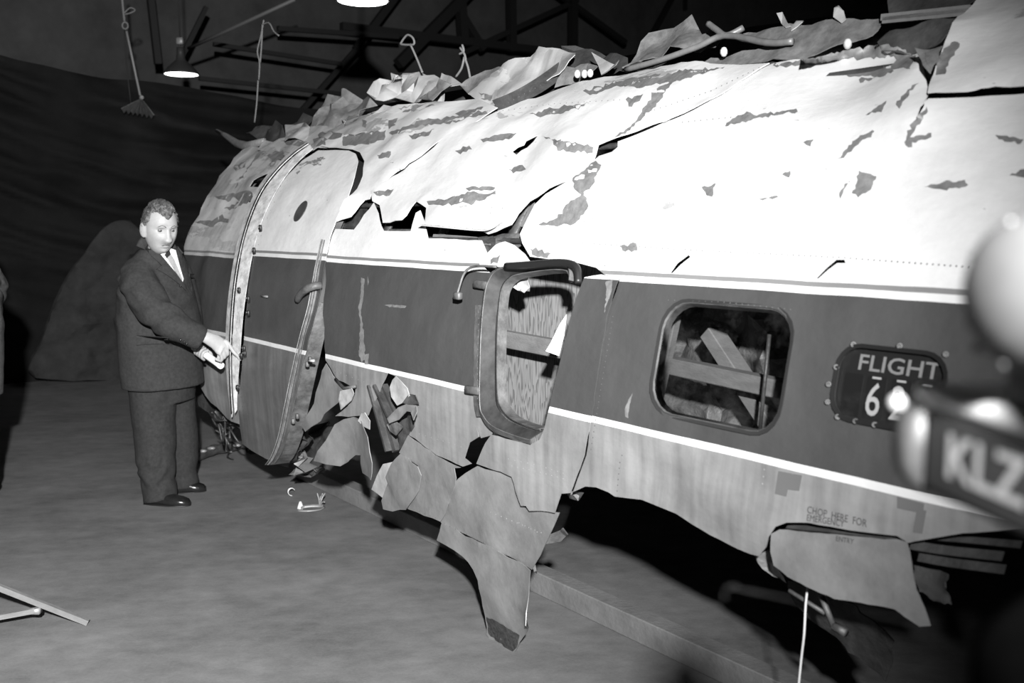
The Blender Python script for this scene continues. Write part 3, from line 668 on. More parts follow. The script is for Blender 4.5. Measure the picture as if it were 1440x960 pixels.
for a, b in (((1241, 25), (1366, 12)), ((1243, 29), (1364, 17))):
    bm = bmesh.new(); box_between(bm, atP(*a, 2.85), atP(*b, 2.85), .02, .02); bm_obj('roof_stringer', bm, M_ALU, fus, False)
tube('bent_rib', smooth_path([atP(996, 33, 2.9), atP(1008, 42, 2.88), atP(1022, 50, 2.86), atP(1045, 39, 2.9)], 4), .012, M_ALU, fus)
tube('bent_rib', smooth_path([atP(880, 98, 2.85), atP(930, 84, 2.84), atP(980, 66, 2.84), atP(1020, 50, 2.86), atP(1080, 60, 2.8), atP(1115, 58, 2.8)], 4), .012, M_ALU, fus)
for k, pl in enumerate([[(1094, 22), (1101, 18), (1106, 30), (1112, 36), (1104, 38), (1097, 30)], [(1112, 36), (1118, 26), (1128, 26), (1129, 32), (1120, 36), (1112, 42)], [(1174, 28), (1178, 20), (1184, 16), (1189, 20), (1190, 28), (1183, 32)], [(548, 112), (550, 103), (556, 103), (566, 109), (556, 113)]]):
    roof(pl, M_ALUB, name='curled_scrap', seed=90+k, bump=.03, freq=9, grid=.03, p0=2.88, jag=.3)
for k, q in enumerate([(1018, 73), (812, 104), (822, 104), (830, 103), (1192, 62)]):
    bm = bmesh.new(); add_ball(bm, atP(*q, 2.8), .014, 8, (1, 1, 1.3)); bm_obj('hanging_clip', bm, M_SCRAP, fus)
tube('bent_strut', [atP(305, 184, 2.9), atP(318, 191, 2.87), atP(334, 202, 2.84), atP(348, 206, 2.8), atP(371, 198, 2.8)], [.014, .022, .03, .035, .02], M_BARE, fus)
# edge of the long overlapping tear, standing proud
ribbon('rolled_edge', [(813, 83), (790, 103), (760, 125), (730, 142), (700, 154)], .05, [(813, 88), (793, 107), (763, 129), (732, 145), (701, 156)], .0, M_ALUD, fus)

# ---- the door
door = skin([(448, 212), (470, 210), (490, 211), (500, 216), (503, 226), (499, 248), (488, 282), (474, 308), (464, 335), (455, 375), (447, 425), (436, 468), (425, 515), (413, 570), (405, 608), (396, 636), (386, 651), (374, 645), (356, 634), (341, 624), (336, 600),
      (336, 560), (340, 520), (342, 480), (345, 440), (349, 395), (357, 345), (368, 305), (384, 272), (404, 245), (426, 225)], PAINT_D, 'door', off=.03, jag=.2, bump=.008, seed=100, uvshift=(0, .0))
def dchild(fn, *a, **k):
    o = fn(*a, **k); o.parent = door; o.matrix_parent_inverse = Matrix.Identity(4); return o
dp = HULL.sv(423, 297, .03)
panel_sv('round_window', [(dp[0]+.055*math.cos(t), dp[1]+.062*math.sin(t)) for t in [i*math.pi/12 for i in range(24)]], mat('smoked round window', .05, .35, 0, .4, 12), door, off=.034, grid=.03)
tube('handle', smooth_path([hp(418, 421, .05), hp(423, 413, .07), hp(432, 406, .075), hp(442, 402, .06), hp(451, 401, .03)], 4), [(.016, .02)]*17, M_FRAME, door, 8)
tube('latch_pin', [hp(367, 416, .035), hp(376, 417, .045)], .006, M_ALU, door, 6)
edge = [(463, 340), (455, 378), (446, 430), (435, 470), (424, 516), (412, 572), (404, 610), (394, 638), (385, 651)]
sh = lambda p, d: [(x+d*(.4+.6*min(1, max(0, (y-380)/120))), y+1) for x, y in p]
ribbon('edge_rail', sh(edge, -4), .034, sh(edge, -1), .046, M_FRAMEL, door)
ribbon('edge_rail', sh(edge, 0), .040, sh(edge, 3), .040, M_FRAMEL, door)
ribbon('edge_side', sh(edge, 3.5), .036, sh(edge, 7), -.06, M_FRAME, door)
ribbon('seal', [(504, 226), (500, 250), (489, 284), (475, 310), (464, 340), (456, 378), (449, 425)], .02, [(508, 226), (504, 250), (492, 284), (478, 310), (467, 340), (459, 378), (453, 425)], -.02, M_RUBBER, door)
for q in ((436, 505), (432, 512), (412, 592), (418, 585)):
    bm = bmesh.new(); add_box(bm, hp(*q, .03), W(.008, 0, 0), W(0, .010, 0), Vector((0, 0, .013))); bevel(bm, .003); bm_obj('latch', bm, M_FRAME, door)
tube('latch_pin', [hp(434, 507, .06), hp(442, 507, .05)], .007, M_ALUB, door, 6)
# ---- pale jamb arching along the door's nose side
J0 = [(440, 211), (418, 224), (394, 246), (372, 274), (356, 311), (345, 352), (337, 400), (332, 450), (331, 500), (334, 545), (339, 585)]
J1 = [(443, 213), (423, 227), (400, 249), (379, 277), (363, 314), (352, 354), (344, 402), (340, 450), (338, 500), (339, 545), (341, 580)]
J2 = [(446, 216), (428, 231), (408, 254), (390, 284), (375, 318), (364, 357), (356, 403), (350, 450), (346, 500), (343, 540), (342, 575)]
M_JAMB = mat('scuffed pale door jamb', .52, .45, .1, .45, 22, .1, 60)
jam = ribbon('door_jamb', J0, .055, J1, .06, M_JAMB, fus, thick=.006)
ribbon('jamb_flange', [(x+1, y) for x, y in J1], .05, J2, .036, M_JAMB, jam)
ribbon('jamb_groove', [(x-.6, y) for x, y in J1], .065, [(x+.8, y) for x, y in J1], .065, M_RUBBER, jam)
for q in ((336, 408), (357, 352), (343, 490), (344, 497), (339, 500), (349, 440), (334, 545), (366, 320), (349, 420)):
    bm = bmesh.new(); c = hp(*q, .06); add_box(bm, c, W(.007, 0, 0), W(0, .012, 0), Vector((0, 0, .016))); bevel(bm, .004); bm_obj('hinge_fitting', bm, M_RUBBER, jam)
    bm = bmesh.new(); add_ball(bm, c+W(-.009, 0, .004), .005, 6); bm_obj('hinge_bolt', bm, M_FRAME, jam)

# ---- frame of the wide opening
O_ = [(812, 398), (813, 383), (806, 373), (770, 372), (722, 376), (702, 381), (692, 391), (686, 410), (681, 460), (679, 520), (679, 570), (684, 588), (695, 602), (712, 611), (735, 618), (752, 623)]
A_ = [(810, 398), (810, 385), (803, 377), (770, 376), (724, 380), (707, 386), (699, 396), (693, 413), (688, 460), (686, 520), (686, 568), (691, 583), (701, 595), (716, 603), (738, 611), (756, 616)]
B_ = [(808, 398), (807, 387), (801, 380), (770, 379), (728, 384), (714, 391), (706, 401), (702, 416), (697, 460), (696, 520), (697, 563), (703, 578), (713, 589), (725, 596), (742, 603), (760, 608)]
C_ = [(806, 398), (805, 389), (799, 382), (772, 382), (733, 388), (720, 394), (712, 404), (708, 419), (705, 460), (704, 520), (706, 560), (712, 575), (721, 585), (731, 591), (746, 597), (764, 602)]
wf = ribbon('opening_frame', O_, .016, A_, .034, M_FRAME, fus, thick=.006)
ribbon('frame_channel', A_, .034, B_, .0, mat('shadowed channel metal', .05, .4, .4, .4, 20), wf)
ribbon('frame_rim', [(x*.45+u*.55, y*.45+t*.55) for (x, y), (u, t) in zip(B_, C_)], .006, C_, .014, M_FRAMEL, wf)
ribbon('frame_channel', B_, -.004, C_, -.002, M_ALUD, wf)
ribbon('frame_depth', C_, .018, [(x+1.5, y) for x, y in C_], -.02, M_FRAME, wf)
ribbon('frame_flange', [(672, 430), (670, 500), (670, 560), (674, 585)], .012, O_[8:8]+[(683, 430), (680, 500), (679, 560), (683, 585)], .014, M_FRAME, wf)
tube('top_rail', smooth_path([hp(*q, .05) for q in [(712, 374), (745, 372), (780, 369), (803, 371), (812, 379), (813, 398)]], 4), .013, M_RUBBER, wf)
tube('wire_loop', smooth_path([hp(*q, .06) for q in [(698, 375), (675, 374), (660, 377), (652, 386), (647, 400), (643, 414)]], 4), .005, M_FRAME, wf)
bm = bmesh.new(); add_box(bm, hp(644, 416, .055), W(.012, 0, 0), W(0, .02, 0), Vector((0, 0, .014))); bevel(bm, .004); bm_obj('loop_clamp', bm, M_FRAME, wf)
for q in ((676, 399), (664, 547)):
    bm = bmesh.new(); a, b = hp(q[0]-9, q[1], .02), hp(q[0]+12, q[1]+3, .02); box_between(bm, a, b, .02, .03); bevel(bm, .005); bm_obj('frame_bracket', bm, M_FRAME, wf)
panel('plastic_scrap', [(716, 388), (735, 386), (736, 400), (733, 410), (722, 406), (715, 398)], M_ALUB, fus, off=-.03, bump=.05, freq=14, grid=.02, seed=112)
panel('torn_paper', [(798, 442), (790, 470), (784, 500), (771, 494), (778, 482), (788, 458)], M_PAPER, fus, off=-.02, bump=.02, freq=8, grid=.03, seed=113)

# ---- windows: dusty passenger pane and flight-number sign
def hull_ring(name, pa, oa, pb, ob, m, parent):
    n = len(pa); verts = [HULL.to3(*q, oa) for q in pa]+[HULL.to3(*q, ob) for q in pb]
    o = mesh_obj(name, verts, [(i, (i+1) % n, n+(i+1) % n, n+i) for i in range(n)], m, parent)
    md = o.modifiers.new('thickness', 'SOLIDIFY'); md.thickness = .003; md.offset = 0; split(o); return o
win = hull_ring('window_frame', rr(1.652, 2.146, .160, .516, .094), .003, rr(1.662, 2.136, .170, .506, .088), .001, mat('dark window surround', .03, .45, .2), fus)
hull_ring('frame_reveal', rr(1.662, 2.136, .170, .506, .088), .001, rr(1.666, 2.132, .174, .502, .086), -.03, M_FRAME, win)
panel_sv('window_pane', rr(1.662, 2.136, .170, .506, .088), M_GLASS, win, off=-.006, grid=.05, thick=0)
sg = hull_ring('sign_frame', rr(1.214, 1.513, .242, .438, .064), .003, rr(1.224, 1.503, .252, .428, .056), .001, mat('sign window gasket', .012, .4), fus)
panel_sv('sign_face', rr(1.216, 1.511, .244, .436, .062), M_SIGN, sg, off=-.012, grid=.05)
def hull_text(body, s_left, v_base, wd, hg, m, parent, off, name='lettering', bold=0.0):
    vs_, fs = text_tris(body, 1.0, 0, bold)
    x0, x1 = min(p.x for p in vs_), max(p.x for p in vs_); y0, y1 = min(p.y for p in vs_), max(p.y for p in vs_)
    verts = [HULL.to3(s_left-(p.x-x0)/(x1-x0)*wd, v_base+(p.y-y0)/(y1-y0)*hg, off) for p in vs_]
    return mesh_obj(name, verts, fs, m, parent, False)
hull_text('FLIGHT', 1.455, .374, .215, .040, M_LETTER, sg, -.009, bold=.012)
M_DIG = mat('pale numerals', .40, .6)
for d, sc_ in ((' ', 1.462), ('6', 1.398), ('2', 1.332), ('9', 1.266)):
    panel_sv('number_slot', rr(sc_-.026, sc_+.026, .258, .364, .004, 2), M_RUBBER, sg, off=-.010, grid=.06, thick=.001)
    if d.strip():
        hull_text(d, sc_+.019, .266, .038, .082, M_DIG, sg, -.007, name='numeral', bold=.006)
        panel_sv('number_tab', [(sc_-.012, .357), (sc_+.012, .357), (sc_+.012, .362), (sc_-.012, .362)], M_DIG, sg, off=-.0075, grid=.05, thick=.0005)
panel_sv('sign_pane', rr(1.218, 1.509, .246, .434, .06), M_GLASS, sg, off=-.002, grid=.05, thick=0)
for q in ((1165, 540), (1164, 565), (1178, 586), (1203, 592), (1230, 597), (1176, 516), (1265, 486), (1200, 484), (1330, 498)):
    c = hp(*q, .002); n_ = (hp(*q, .02)-c).normalized(); u, v_ = frame(n_)
    bm = bmesh.new(); add_loft(bm, [(c, u*.008, v_*.008), (c+n_*.003, u*.007, v_*.007), (c+n_*.003, u*.004, v_*.004), (c+n_*.001, u*.003, v_*.003)], 12); bm_obj('screw_cup', bm, M_FRAME, sg)
# overlapping doubler patches of darker metal
SKB = skins_bvh(); M_BURNT = mat('scorched metal', .035, .6, 0, .7, 60, .2, 80)
cloth_piece('burnt_edge', [(684, 867), (700, 874), (722, 888), (731, 893), (727, 910), (719, 917), (702, 903), (687, 890)], SKB, M_BURNT, fus, .0012, 0, 6, jag=.6)
M_DULL = mat('dull doubler metal', .13, .5, .2)
for pl in ([(1095, 662), (1128, 668), (1124, 690), (1108, 688), (1106, 698), (1090, 694)], [(1262, 698), (1300, 708), (1298, 722), (1262, 714)], [(1290, 714), (1303, 718), (1297, 750), (1284, 748)]):
    cloth_piece('dull_patch', pl, SKB, M_DULL, fus, .0012, .001, 12)

# stencilled rescue note above the chopped flap
def px_text(body, a, b, size, m, off):               # lettering laid on the hull from a towards b
    sa, va = HULL.sv(*a); sb, vb = HULL.sv(*b); vs_, fs = text_tris(body, size)
    wd = max(p.x for p in vs_); kx = (sa-sb)/wd; sl = (vb-va)/wd
    P3 = []
    for p in vs_:
        q = HULL.to3(sa-p.x*kx, va+p.y+sl*p.x, off); loc, nr, _, _ = SKB.find_nearest(q)
        if nr.dot(CAM-loc) < 0: nr = -nr
        P3.append(loc+nr*.0016)
    return mesh_obj('stencil_lettering', P3, fs, m, fus, False)
px_text('CHOP  HERE  FOR', (1137, 720), (1222, 740), .026, M_STENCIL, .006)
px_text('EMERGENCY', (1137, 731), (1190, 740), .024, M_STENCIL, .006)
px_text('ENTRY', (1182, 758), (1208, 762), .020, M_STENCIL, .032)
# ---- patches of bare metal where the white paint has come away, and one of painted grey shading
PATCH = [
 [(1208, 240), (1233, 248), (1225, 267), (1207, 278), (1198, 272), (1205, 257)], [(1197, 253), (1190, 263), (1182, 280), (1183, 267)], [(1300, 263), (1323, 258), (1357, 253), (1362, 260), (1327, 267)],
 [(1178, 223), (1203, 197), (1227, 183), (1230, 185), (1210, 200), (1187, 222)], [(1218, 162), (1247, 142), (1240, 158)], [(1260, 147), (1283, 120), (1293, 117), (1273, 140), (1265, 153)],
 [(1272, 200), (1283, 173), (1303, 150), (1305, 157), (1288, 180), (1280, 193), (1310, 187), (1310, 193), (1283, 200), (1283, 207), (1277, 207)], [(1020, 178), (1030, 167), (1050, 157), (1060, 162), (1120, 153), (1122, 157), (1060, 167), (1033, 175)],
 [(987, 263), (1007, 257), (1002, 277), (992, 270)], [(1067, 280), (1093, 275), (1095, 277), (1073, 282)], [(1420, 247), (1440, 238), (1460, 240), (1440, 250)],
 [(1190, 105), (1217, 97), (1243, 93), (1257, 100), (1210, 117), (1208, 112), (1237, 107), (1193, 108)], [(1087, 92), (1193, 70), (1250, 62), (1288, 78), (1280, 97), (1253, 97), (1257, 79), (1213, 83), (1193, 83), (1147, 90), (1093, 95)],
 [(927, 122), (947, 113), (927, 143), (907, 163), (880, 188), (862, 195), (887, 178), (910, 147)], [(547, 187), (590, 170), (633, 165), (690, 155), (690, 160), (653, 168), (620, 175), (590, 177), (557, 188)],
 [(482, 190), (543, 183), (540, 197), (513, 203), (482, 205)], [(530, 218), (550, 213), (547, 222), (533, 223)], [(673, 130), (693, 134), (690, 142), (677, 139)],
 [(600, 283), (641, 276), (662, 270), (682, 273), (697, 268), (697, 273), (667, 286), (603, 288)], [(757, 316), (784, 306), (796, 288), (822, 270), (828, 290), (816, 308), (802, 317), (775, 317)], [(525, 270), (554, 266), (548, 275), (530, 275)],
 [(760, 191), (813, 202), (835, 207), (834, 215), (784, 212), (778, 198)], [(274, 312), (302, 308), (313, 301), (322, 308), (321, 313), (306, 313), (300, 319), (278, 314)], [(315, 293), (338, 284), (328, 276), (341, 269), (355, 271), (356, 278), (339, 289), (323, 296)],  # first patch here is grey shading of the skin put into colour
 [(302, 276), (328, 271), (334, 274), (321, 284), (304, 278)], [(330, 265), (362, 216), (371, 213), (345, 242), (328, 270)], [(328, 236), (347, 226), (345, 235), (332, 241)], [(383, 215), (398, 211), (400, 216), (388, 228), (380, 235)],
 [(1300, 70), (1312, 74), (1309, 96), (1304, 90)], [(1320, 80), (1338, 60), (1350, 62), (1336, 84), (1330, 104), (1316, 106)], [(870, 346), (895, 342), (897, 352), (880, 354)], [(745, 348), (775, 356), (770, 363), (748, 358)], [(875, 120), (920, 110), (960, 100), (1020, 94), (960, 112), (900, 124)], [(640, 160), (680, 150), (668, 158), (648, 166)],
 [(820, 128), (880, 112), (930, 104), (915, 112), (860, 124), (830, 134)], [(690, 365), (704, 358), (700, 370), (690, 372)],
 [(367, 216), (400, 218), (433, 221), (420, 226), (385, 224)], [(447, 190), (462, 184), (482, 188), (470, 196), (452, 200)], [(395, 198), (412, 195), (432, 199), (425, 206), (404, 204)], [(543, 168), (560, 166), (556, 176), (547, 182)], [(676, 196), (700, 190), (727, 187), (720, 194), (690, 199)],
 [(655, 265), (678, 262), (697, 264), (690, 268), (660, 269)], [(509, 168), (516, 170), (514, 180), (509, 178)], [(480, 168), (500, 160), (512, 162), (496, 172), (484, 178)], [(715, 238), (735, 232), (740, 238), (722, 244)], [(640, 212), (660, 205), (664, 210), (648, 217)],
 [(575, 190), (600, 186), (612, 181), (598, 192), (580, 196)], [(440, 196), (452, 192), (458, 204), (444, 206)], [(560, 152), (590, 148), (612, 148), (590, 156), (566, 158)], [(745, 160), (790, 150), (830, 146), (800, 156), (760, 165)], [(880, 140), (905, 132), (900, 142), (884, 150)], [(1100, 245), (1112, 240), (1110, 250)], [(1400, 190), (1440, 196), (1436, 202), (1405, 196)], [(1130, 200), (1145, 196), (1140, 206)], [(806, 250), (822, 240), (838, 226), (846, 232), (832, 262), (818, 274), (808, 266)]]
for k, pl in enumerate(PATCH):
    cloth_piece('bare_or_shade_patch', pl, SKB, M_BARE, fus, .0012, 0, 9, jag=1.3, step=4, seed=200+k)
# dark opening torn in the nose skin

# scraped vertical drips on the band panel and by the seam
for pl in ([(508, 390), (513, 392), (511, 420), (508, 440), (512, 470), (514, 505), (509, 510), (505, 500), (507, 450), (504, 432), (507, 420)], [(517, 388), (519, 396), (517, 402)], [(514, 498), (519, 497), (518, 512), (513, 512)], [(852, 396), (862, 394), (860, 410), (850, 440), (853, 418)], [(541, 429), (552, 428), (572, 430), (570, 433), (548, 432)], [(879, 575), (884, 562), (890, 552), (886, 568), (884, 588), (880, 586)]):
    cloth_piece('paint_scrape', pl, SKB, M_BARE, fus, .0012, 0, 9, jag=.5, step=3, seed=300)
# rivet rows
for row, m_, of in (([(748, 362), (800, 366), (868, 376)], M_RIVET, .006), ([(598, 316), (640, 319), (690, 323)], M_RIVET, .026), ([(690, 300), (694, 284)], M_RIVET, .022), ([(705, 302), (709, 284)], M_RIVET, .022), ([(822, 312), (826, 286)], M_RIVET, .008), ([(834, 308), (838, 284)], M_RIVET, .008),
                    ([(575, 713), (620, 731)], M_RIVET, .022), ([(625, 736), (688, 766)], M_RIVET, .016), ([(720, 655), (760, 664), (800, 675)], M_RIVETL, .018), ([(715, 645), (760, 655), (800, 668)], M_RIVETL, .018), ([(590, 610), (640, 625), (665, 634)], M_RIVETL, .012), ([(690, 720), (735, 738), (770, 752)], M_RIVETL, .014),
                    ([(730, 735), (764, 752)], M_RIVETL, .014), ([(868, 690), (872, 650), (878, 630)], M_RIVET, .004), ([(1075, 660), (1071, 690)], M_RIVETL, .004), ([(960, 172), (1020, 166), (1060, 162)], M_RIVET, .008), ([(700, 152), (760, 120), (800, 92)], M_RIVET, .02), ([(675, 160), (780, 146), (880, 140)], M_RIVET, .018),
                    ([(905, 160), (1000, 128), (1075, 92)], M_RIVET, .016), ([(940, 422), (1010, 424), (1120, 436)], M_RIVET, .006), ([(862, 445), (846, 540), (830, 640)], M_RIVET, .006), ([(455, 515), (520, 540)], M_RIVETL, .006), ([(820, 342), (980, 352), (1180, 362), (1370, 376)], M_RIVET, .006)):
    rivets(fus, row, m_, 8, .0024)
rivets(jam, [(x+4, y) for x, y in J0[2:]], M_RIVET, 12, .0026)
rivets(jam, [(x-4, y) for x, y in J2[2:]], M_RIVET, 12, .0026)
rivets(wf, [(674, 430), (672, 500), (672, 560), (676, 585)], M_RIVETL, 8, .0024)
rivets(wf, [(701, 430), (700, 500), (701, 560), (710, 582)], M_RIVET, 12, .0026)
rivets(wf, [(690, 590), (702, 602), (720, 610), (745, 617)], M_RIVETL, 8, .0026)

# ================================================================= TIMBER, ROPES AND LOOSE THINGS
tag(panel('plywood_board', [(686, 352), (862, 352), (862, 660), (686, 660)], M_PLY, None, Sheet(2.50), grid=.3, thick=.012), 'grained plywood board standing inside the wide window opening', 'plywood')
def timber(a, b, perp, hgt, wd, label, m=M_WOOD):
    bm = bmesh.new(); box_between(bm, atP(*a, perp), atP(*b, perp), wd, hgt, Vector((0, 0, 1)) if abs(a[1]-b[1]) < abs(a[0]-b[0])*1.2 else W(0, 1, 0)); bevel(bm, .003)
    return tag(bm_obj('timber_brace', bm, m, None, False), label, 'timber')
timber((694, 473), (822, 497), 2.40, .068, .04, 'pale horizontal timber nailed across the plywood in the opening')
timber((905, 505), (1125, 552), 2.36, .055, .05, 'pale horizontal timber seen through the dusty square window')
timber((1000, 466), (1092, 606), 2.44, .05, .07, 'diagonal timber behind the dusty square window')
timber((950, 440), (918, 590), 2.29, .035, .03, 'upright timber at the left edge of the dusty square window')
tag(panel('insulation_blanket', [(890, 400), (1150, 410), (1130, 640), (880, 620)], M_INSUL, None, Sheet(2.62), bump=.08, freq=5, grid=.045, seed=400, thick=.01), 'crumpled dark insulation blanket hanging behind the dusty square window', 'insulation')
tag(tube('thin_rod', [atP(1082, 470, 2.28), atP(1068, 612, 2.28)], .006, M_ALUD), 'thin dark upright rod behind the right edge of the square window', 'rod')
bm = bmesh.new(); add_box(bm, W(2.655, 3.4, .05), W(.045, 0, 0), W(0, 2.55, 0), Vector((0, 0, .05))); bevel(bm, .004)
tag(bm_obj('floor_timber', bm, M_WOODD, None, False), 'long square timber lying on the floor under the wreck', 'timber')
# white cord hanging from the flap at right
tag(tube('hanging_cord', smooth_path([atP(1136, 826, 2.12), atP(1133, 850, 2.12), atP(1131, 890, 2.11), atP(1127, 925, 2.12), atP(1121, 985, 2.12)], 3), .0032, M_CABLE), 'thin white cord hanging below the torn flap', 'cord')
# scraps on the floor
def curl_strip(name, c, r, turns, wd, m, label, ax, lift=.0):
    bm = bmesh.new(); n = 18; A = []; B = []
    t_ = ax.normalized(); u = t_.cross(Vector((0, 0, 1))).normalized()
    for i in range(n+1):
        a = -math.pi/2+turns*2*math.pi*i/n; rr_ = r*(1-.25*i/n)
        q = c+u*(math.cos(a)*rr_)+Vector((0, 0, r+lift+math.sin(a)*rr_))
        A.append(bm.verts.new(q-t_*wd/2)); B.append(bm.verts.new(q+t_*wd/2*(1-.4*i/n)))
    for i in range(n): bm.faces.new((A[i], A[i+1], B[i+1], B[i]))
    o = bm_obj(name, bm, m); md = o.modifiers.new('thickness', 'SOLIDIFY'); md.thickness = .0025
    return tag(o, label, 'scrap')
curl_strip('metal_curl', floor_pt(410, 697), .026, .7, .035, M_SCRAP, 'small pale curled strip lying on the floor nearest the door', Vector((.5, -1, 0)), .003)
t = thing('wreck_scrap', floor_pt(436, 716), 'broken pale fitting with curled prongs on the floor in front of the wreck', 'scrap')
c = floor_pt(436, 716)
bm = bmesh.new(); add_loft(bm, [(c+Vector((-.05+.03*i, .01*i, .012+.004*math.sin(i))), Vector((0, .02, 0)), Vector((0, 0, .011))) for i in range(5)], 8); bm_obj('fitting_plate', bm, M_ALU, t)
bm = bmesh.new(); add_loft(bm, [(c+Vector((-.055, 0, .005+.014*i)), Vector((.022*(1-.25*i), 0, 0)), Vector((0, .018*(1-.25*i), 0))) for i in range(4)], 8); bm_obj('fitting_cone', bm, M_SCRAP, t)
for k in range(6):
    a = c+Vector((.05, .03, .01)); tip = a+Vector((.025*math.cos(k*1.1)+.01, .01*k-.02, .03+.05*abs(math.sin(k*1.7))))
    tube('prong', smooth_path([a, (a+tip)/2+Vector((0, 0, .012)), tip], 3), .0045, M_ALU, t, 5)
tube('bent_wire', smooth_path([c+Vector((-.06, -.05, .006)), c+Vector((0, -.055, .006)), c+Vector((.06, -.03, .006)), c+Vector((.08, .02, .008))], 3), .005, M_ALU, t, 5)
bm = bmesh.new(); q0 = floor_pt(452, 672); add_box(bm, q0+Vector((0, 0, .008)), Vector((.07, .02, 0)), Vector((-.01, .03, 0)), Vector((0, 0, .008)))
tag(bm_obj('splinter', bm, M_SCRAP, None, False), 'flat pale splinter on the floor beneath the torn sheets', 'scrap')
# ties and ropes above
t = thing('curtain_tie', atS(198, 150, 11.0), 'cord with a rod and fanned tassel holding up the black curtain at left', 'rope')
tube('cord', smooth_path([atS(170, -40, 11), atS(172, 0, 11), atS(175, 30, 11)], 3), .012, M_ROPE, t, 6)
tube('cord_loop', smooth_path([atS(175, 18, 11), atS(183, 11, 11), atS(190, 14, 11), atS(184, 18, 11), atS(176, 20, 11)], 4), .007, M_ROPE, t, 6)
bm = bmesh.new(); cc = atS(176, 36, 11); add_tube(bm, [cc+Vector((.03*math.cos(a), 0, .035*math.sin(a))) for a in [i*math.pi/6 for i in range(13)]], .009, 6); bm_obj('ring', bm, M_ROPE, t)
tube('rod', [atS(178, 44, 11), atS(197, 134, 11)], .012, mat('pale tie rod', .22, .6), t, 6)
tube('slack_cord', smooth_path([atS(175, 40, 11.05), atS(178, 90, 11.05), atS(184, 145, 11.05)], 3), .006, M_STEEL, t, 6)
bm = bmesh.new(); add_ball(bm, atS(199, 137, 11), .025, 8); bm_obj('knot', bm, M_ROPE, t)
verts = [atS(199, 138, 11)]; n = 14
for i in range(n+1):
    q = Vector((171+45*i/n, 156+9*i/n+(3 if i % 2 else -3), 0)); verts.append(atS(q.x, q.y, 11.0+(.06 if i % 2 else -.04)))
o = mesh_obj('tassel', verts, [(0, i, i+1) for i in range(1, n+1)], mat('grey net cloth', .07, .9, 0, .4, 30), t, False); md = o.modifiers.new('thickness', 'SOLIDIFY'); md.thickness = .01
def rope(parts, label, r, perp=2.95, m=M_ROPE):
    root = thing('hoist_rope', atP(*parts[0][-1], perp), label, 'rope')
    for p_ in parts: tube('rope_strand', smooth_path([atP(*q, perp) for q in p_], 4), r, m, root, 6)
rope([[(371, 28), (367, 50), (362, 72), (365, 88), (364, 112)], [(367, 36), (378, 32), (385, 44), (392, 50)], [(369, 34), (368, 60), (366, 88)], [(363, 113), (361, 145), (358, 172)]], 'knotted rope with a rod holding the nose end of the wreck', .006, 3.2)
rope([[(563, 62), (568, 54), (574, 49), (581, 54), (582, 62), (572, 63), (563, 62)], [(577, 62), (586, 82), (594, 102)]], 'looped rope end standing above the crumpled roof sheets', .0065, 3.05)
rope([[(647, 67), (653, 76), (655, 84)], [(650, 63), (652, 72), (646, 76)], [(653, 80), (649, 96), (641, 108)], [(653, 80), (658, 94), (661, 109)]], 'forked knotted rope above the roof beside the looped one', .0065, 3.05)
# foot of a light stand at the lower left corner
ts = thing('light_stand', floor_pt(-150, 905), 'pale tripod stand legs poking in at the lower left corner', 'tripod')
tip = floor_pt(124, 879); hub = floor_pt(-170, 900)+Vector((0, 0, .42))
j = tip+(hub-tip)*.25
for a, b in ((tip, hub), (floor_pt(-330, 930), hub), (floor_pt(-200, 800), hub)):
    bm = bmesh.new(); box_between(bm, a+Vector((0, 0, .012)), b, .022, .022); bm_obj('leg', bm, M_WOODD, ts, False)
bm = bmesh.new(); box_between(bm, atY(54, 857, j.y), atY(-60, 878, j.y-.1), .02, .02); bm_obj('brace', bm, M_WOOD, ts, False)
bm = bmesh.new(); add_box(bm, atY(50, 858, j.y), Vector((.02, 0, 0)), Vector((0, .015, 0)), Vector((0, 0, .012))); bm_obj('brace_clip', bm, M_ALU, ts)
tube('pole', [hub, hub+Vector((0, 0, 1.4))], .015, M_WOODD, ts)

# ================================================================= PEOPLE
def remesh(bm, name, vox, mt, parent, smooth_it=2, fac=.5, disp=None):
    bmesh.ops.recalc_face_normals(bm, faces=bm.faces[:])
    me = bpy.data.meshes.new(name); bm.to_mesh(me); bm.free(); tmp = bpy.data.objects.new(name, me); COL.objects.link(tmp)
    r = tmp.modifiers.new('r', 'REMESH'); r.mode = 'VOXEL'; r.voxel_size = vox
    if smooth_it:
        s_ = tmp.modifiers.new('s', 'SMOOTH'); s_.iterations = smooth_it; s_.factor = fac
    out = to_mesh_eval(tmp, name); bpy.data.objects.remove(tmp); bpy.data.meshes.remove(me)
    if disp:
        nn = [v.normal.copy() for v in out.vertices]
        for v, n_ in zip(out.vertices, nn): v.co += n_*disp(v.co)
    out.polygons.foreach_set('use_smooth', [True]*len(out.polygons)); out.materials.clear(); out.materials.append(mt); out.name = name; out.update()
    o = bpy.data.objects.new(name, out); link(o, parent); return o
def gs(x, s_): return math.exp(-(x/s_)**2)
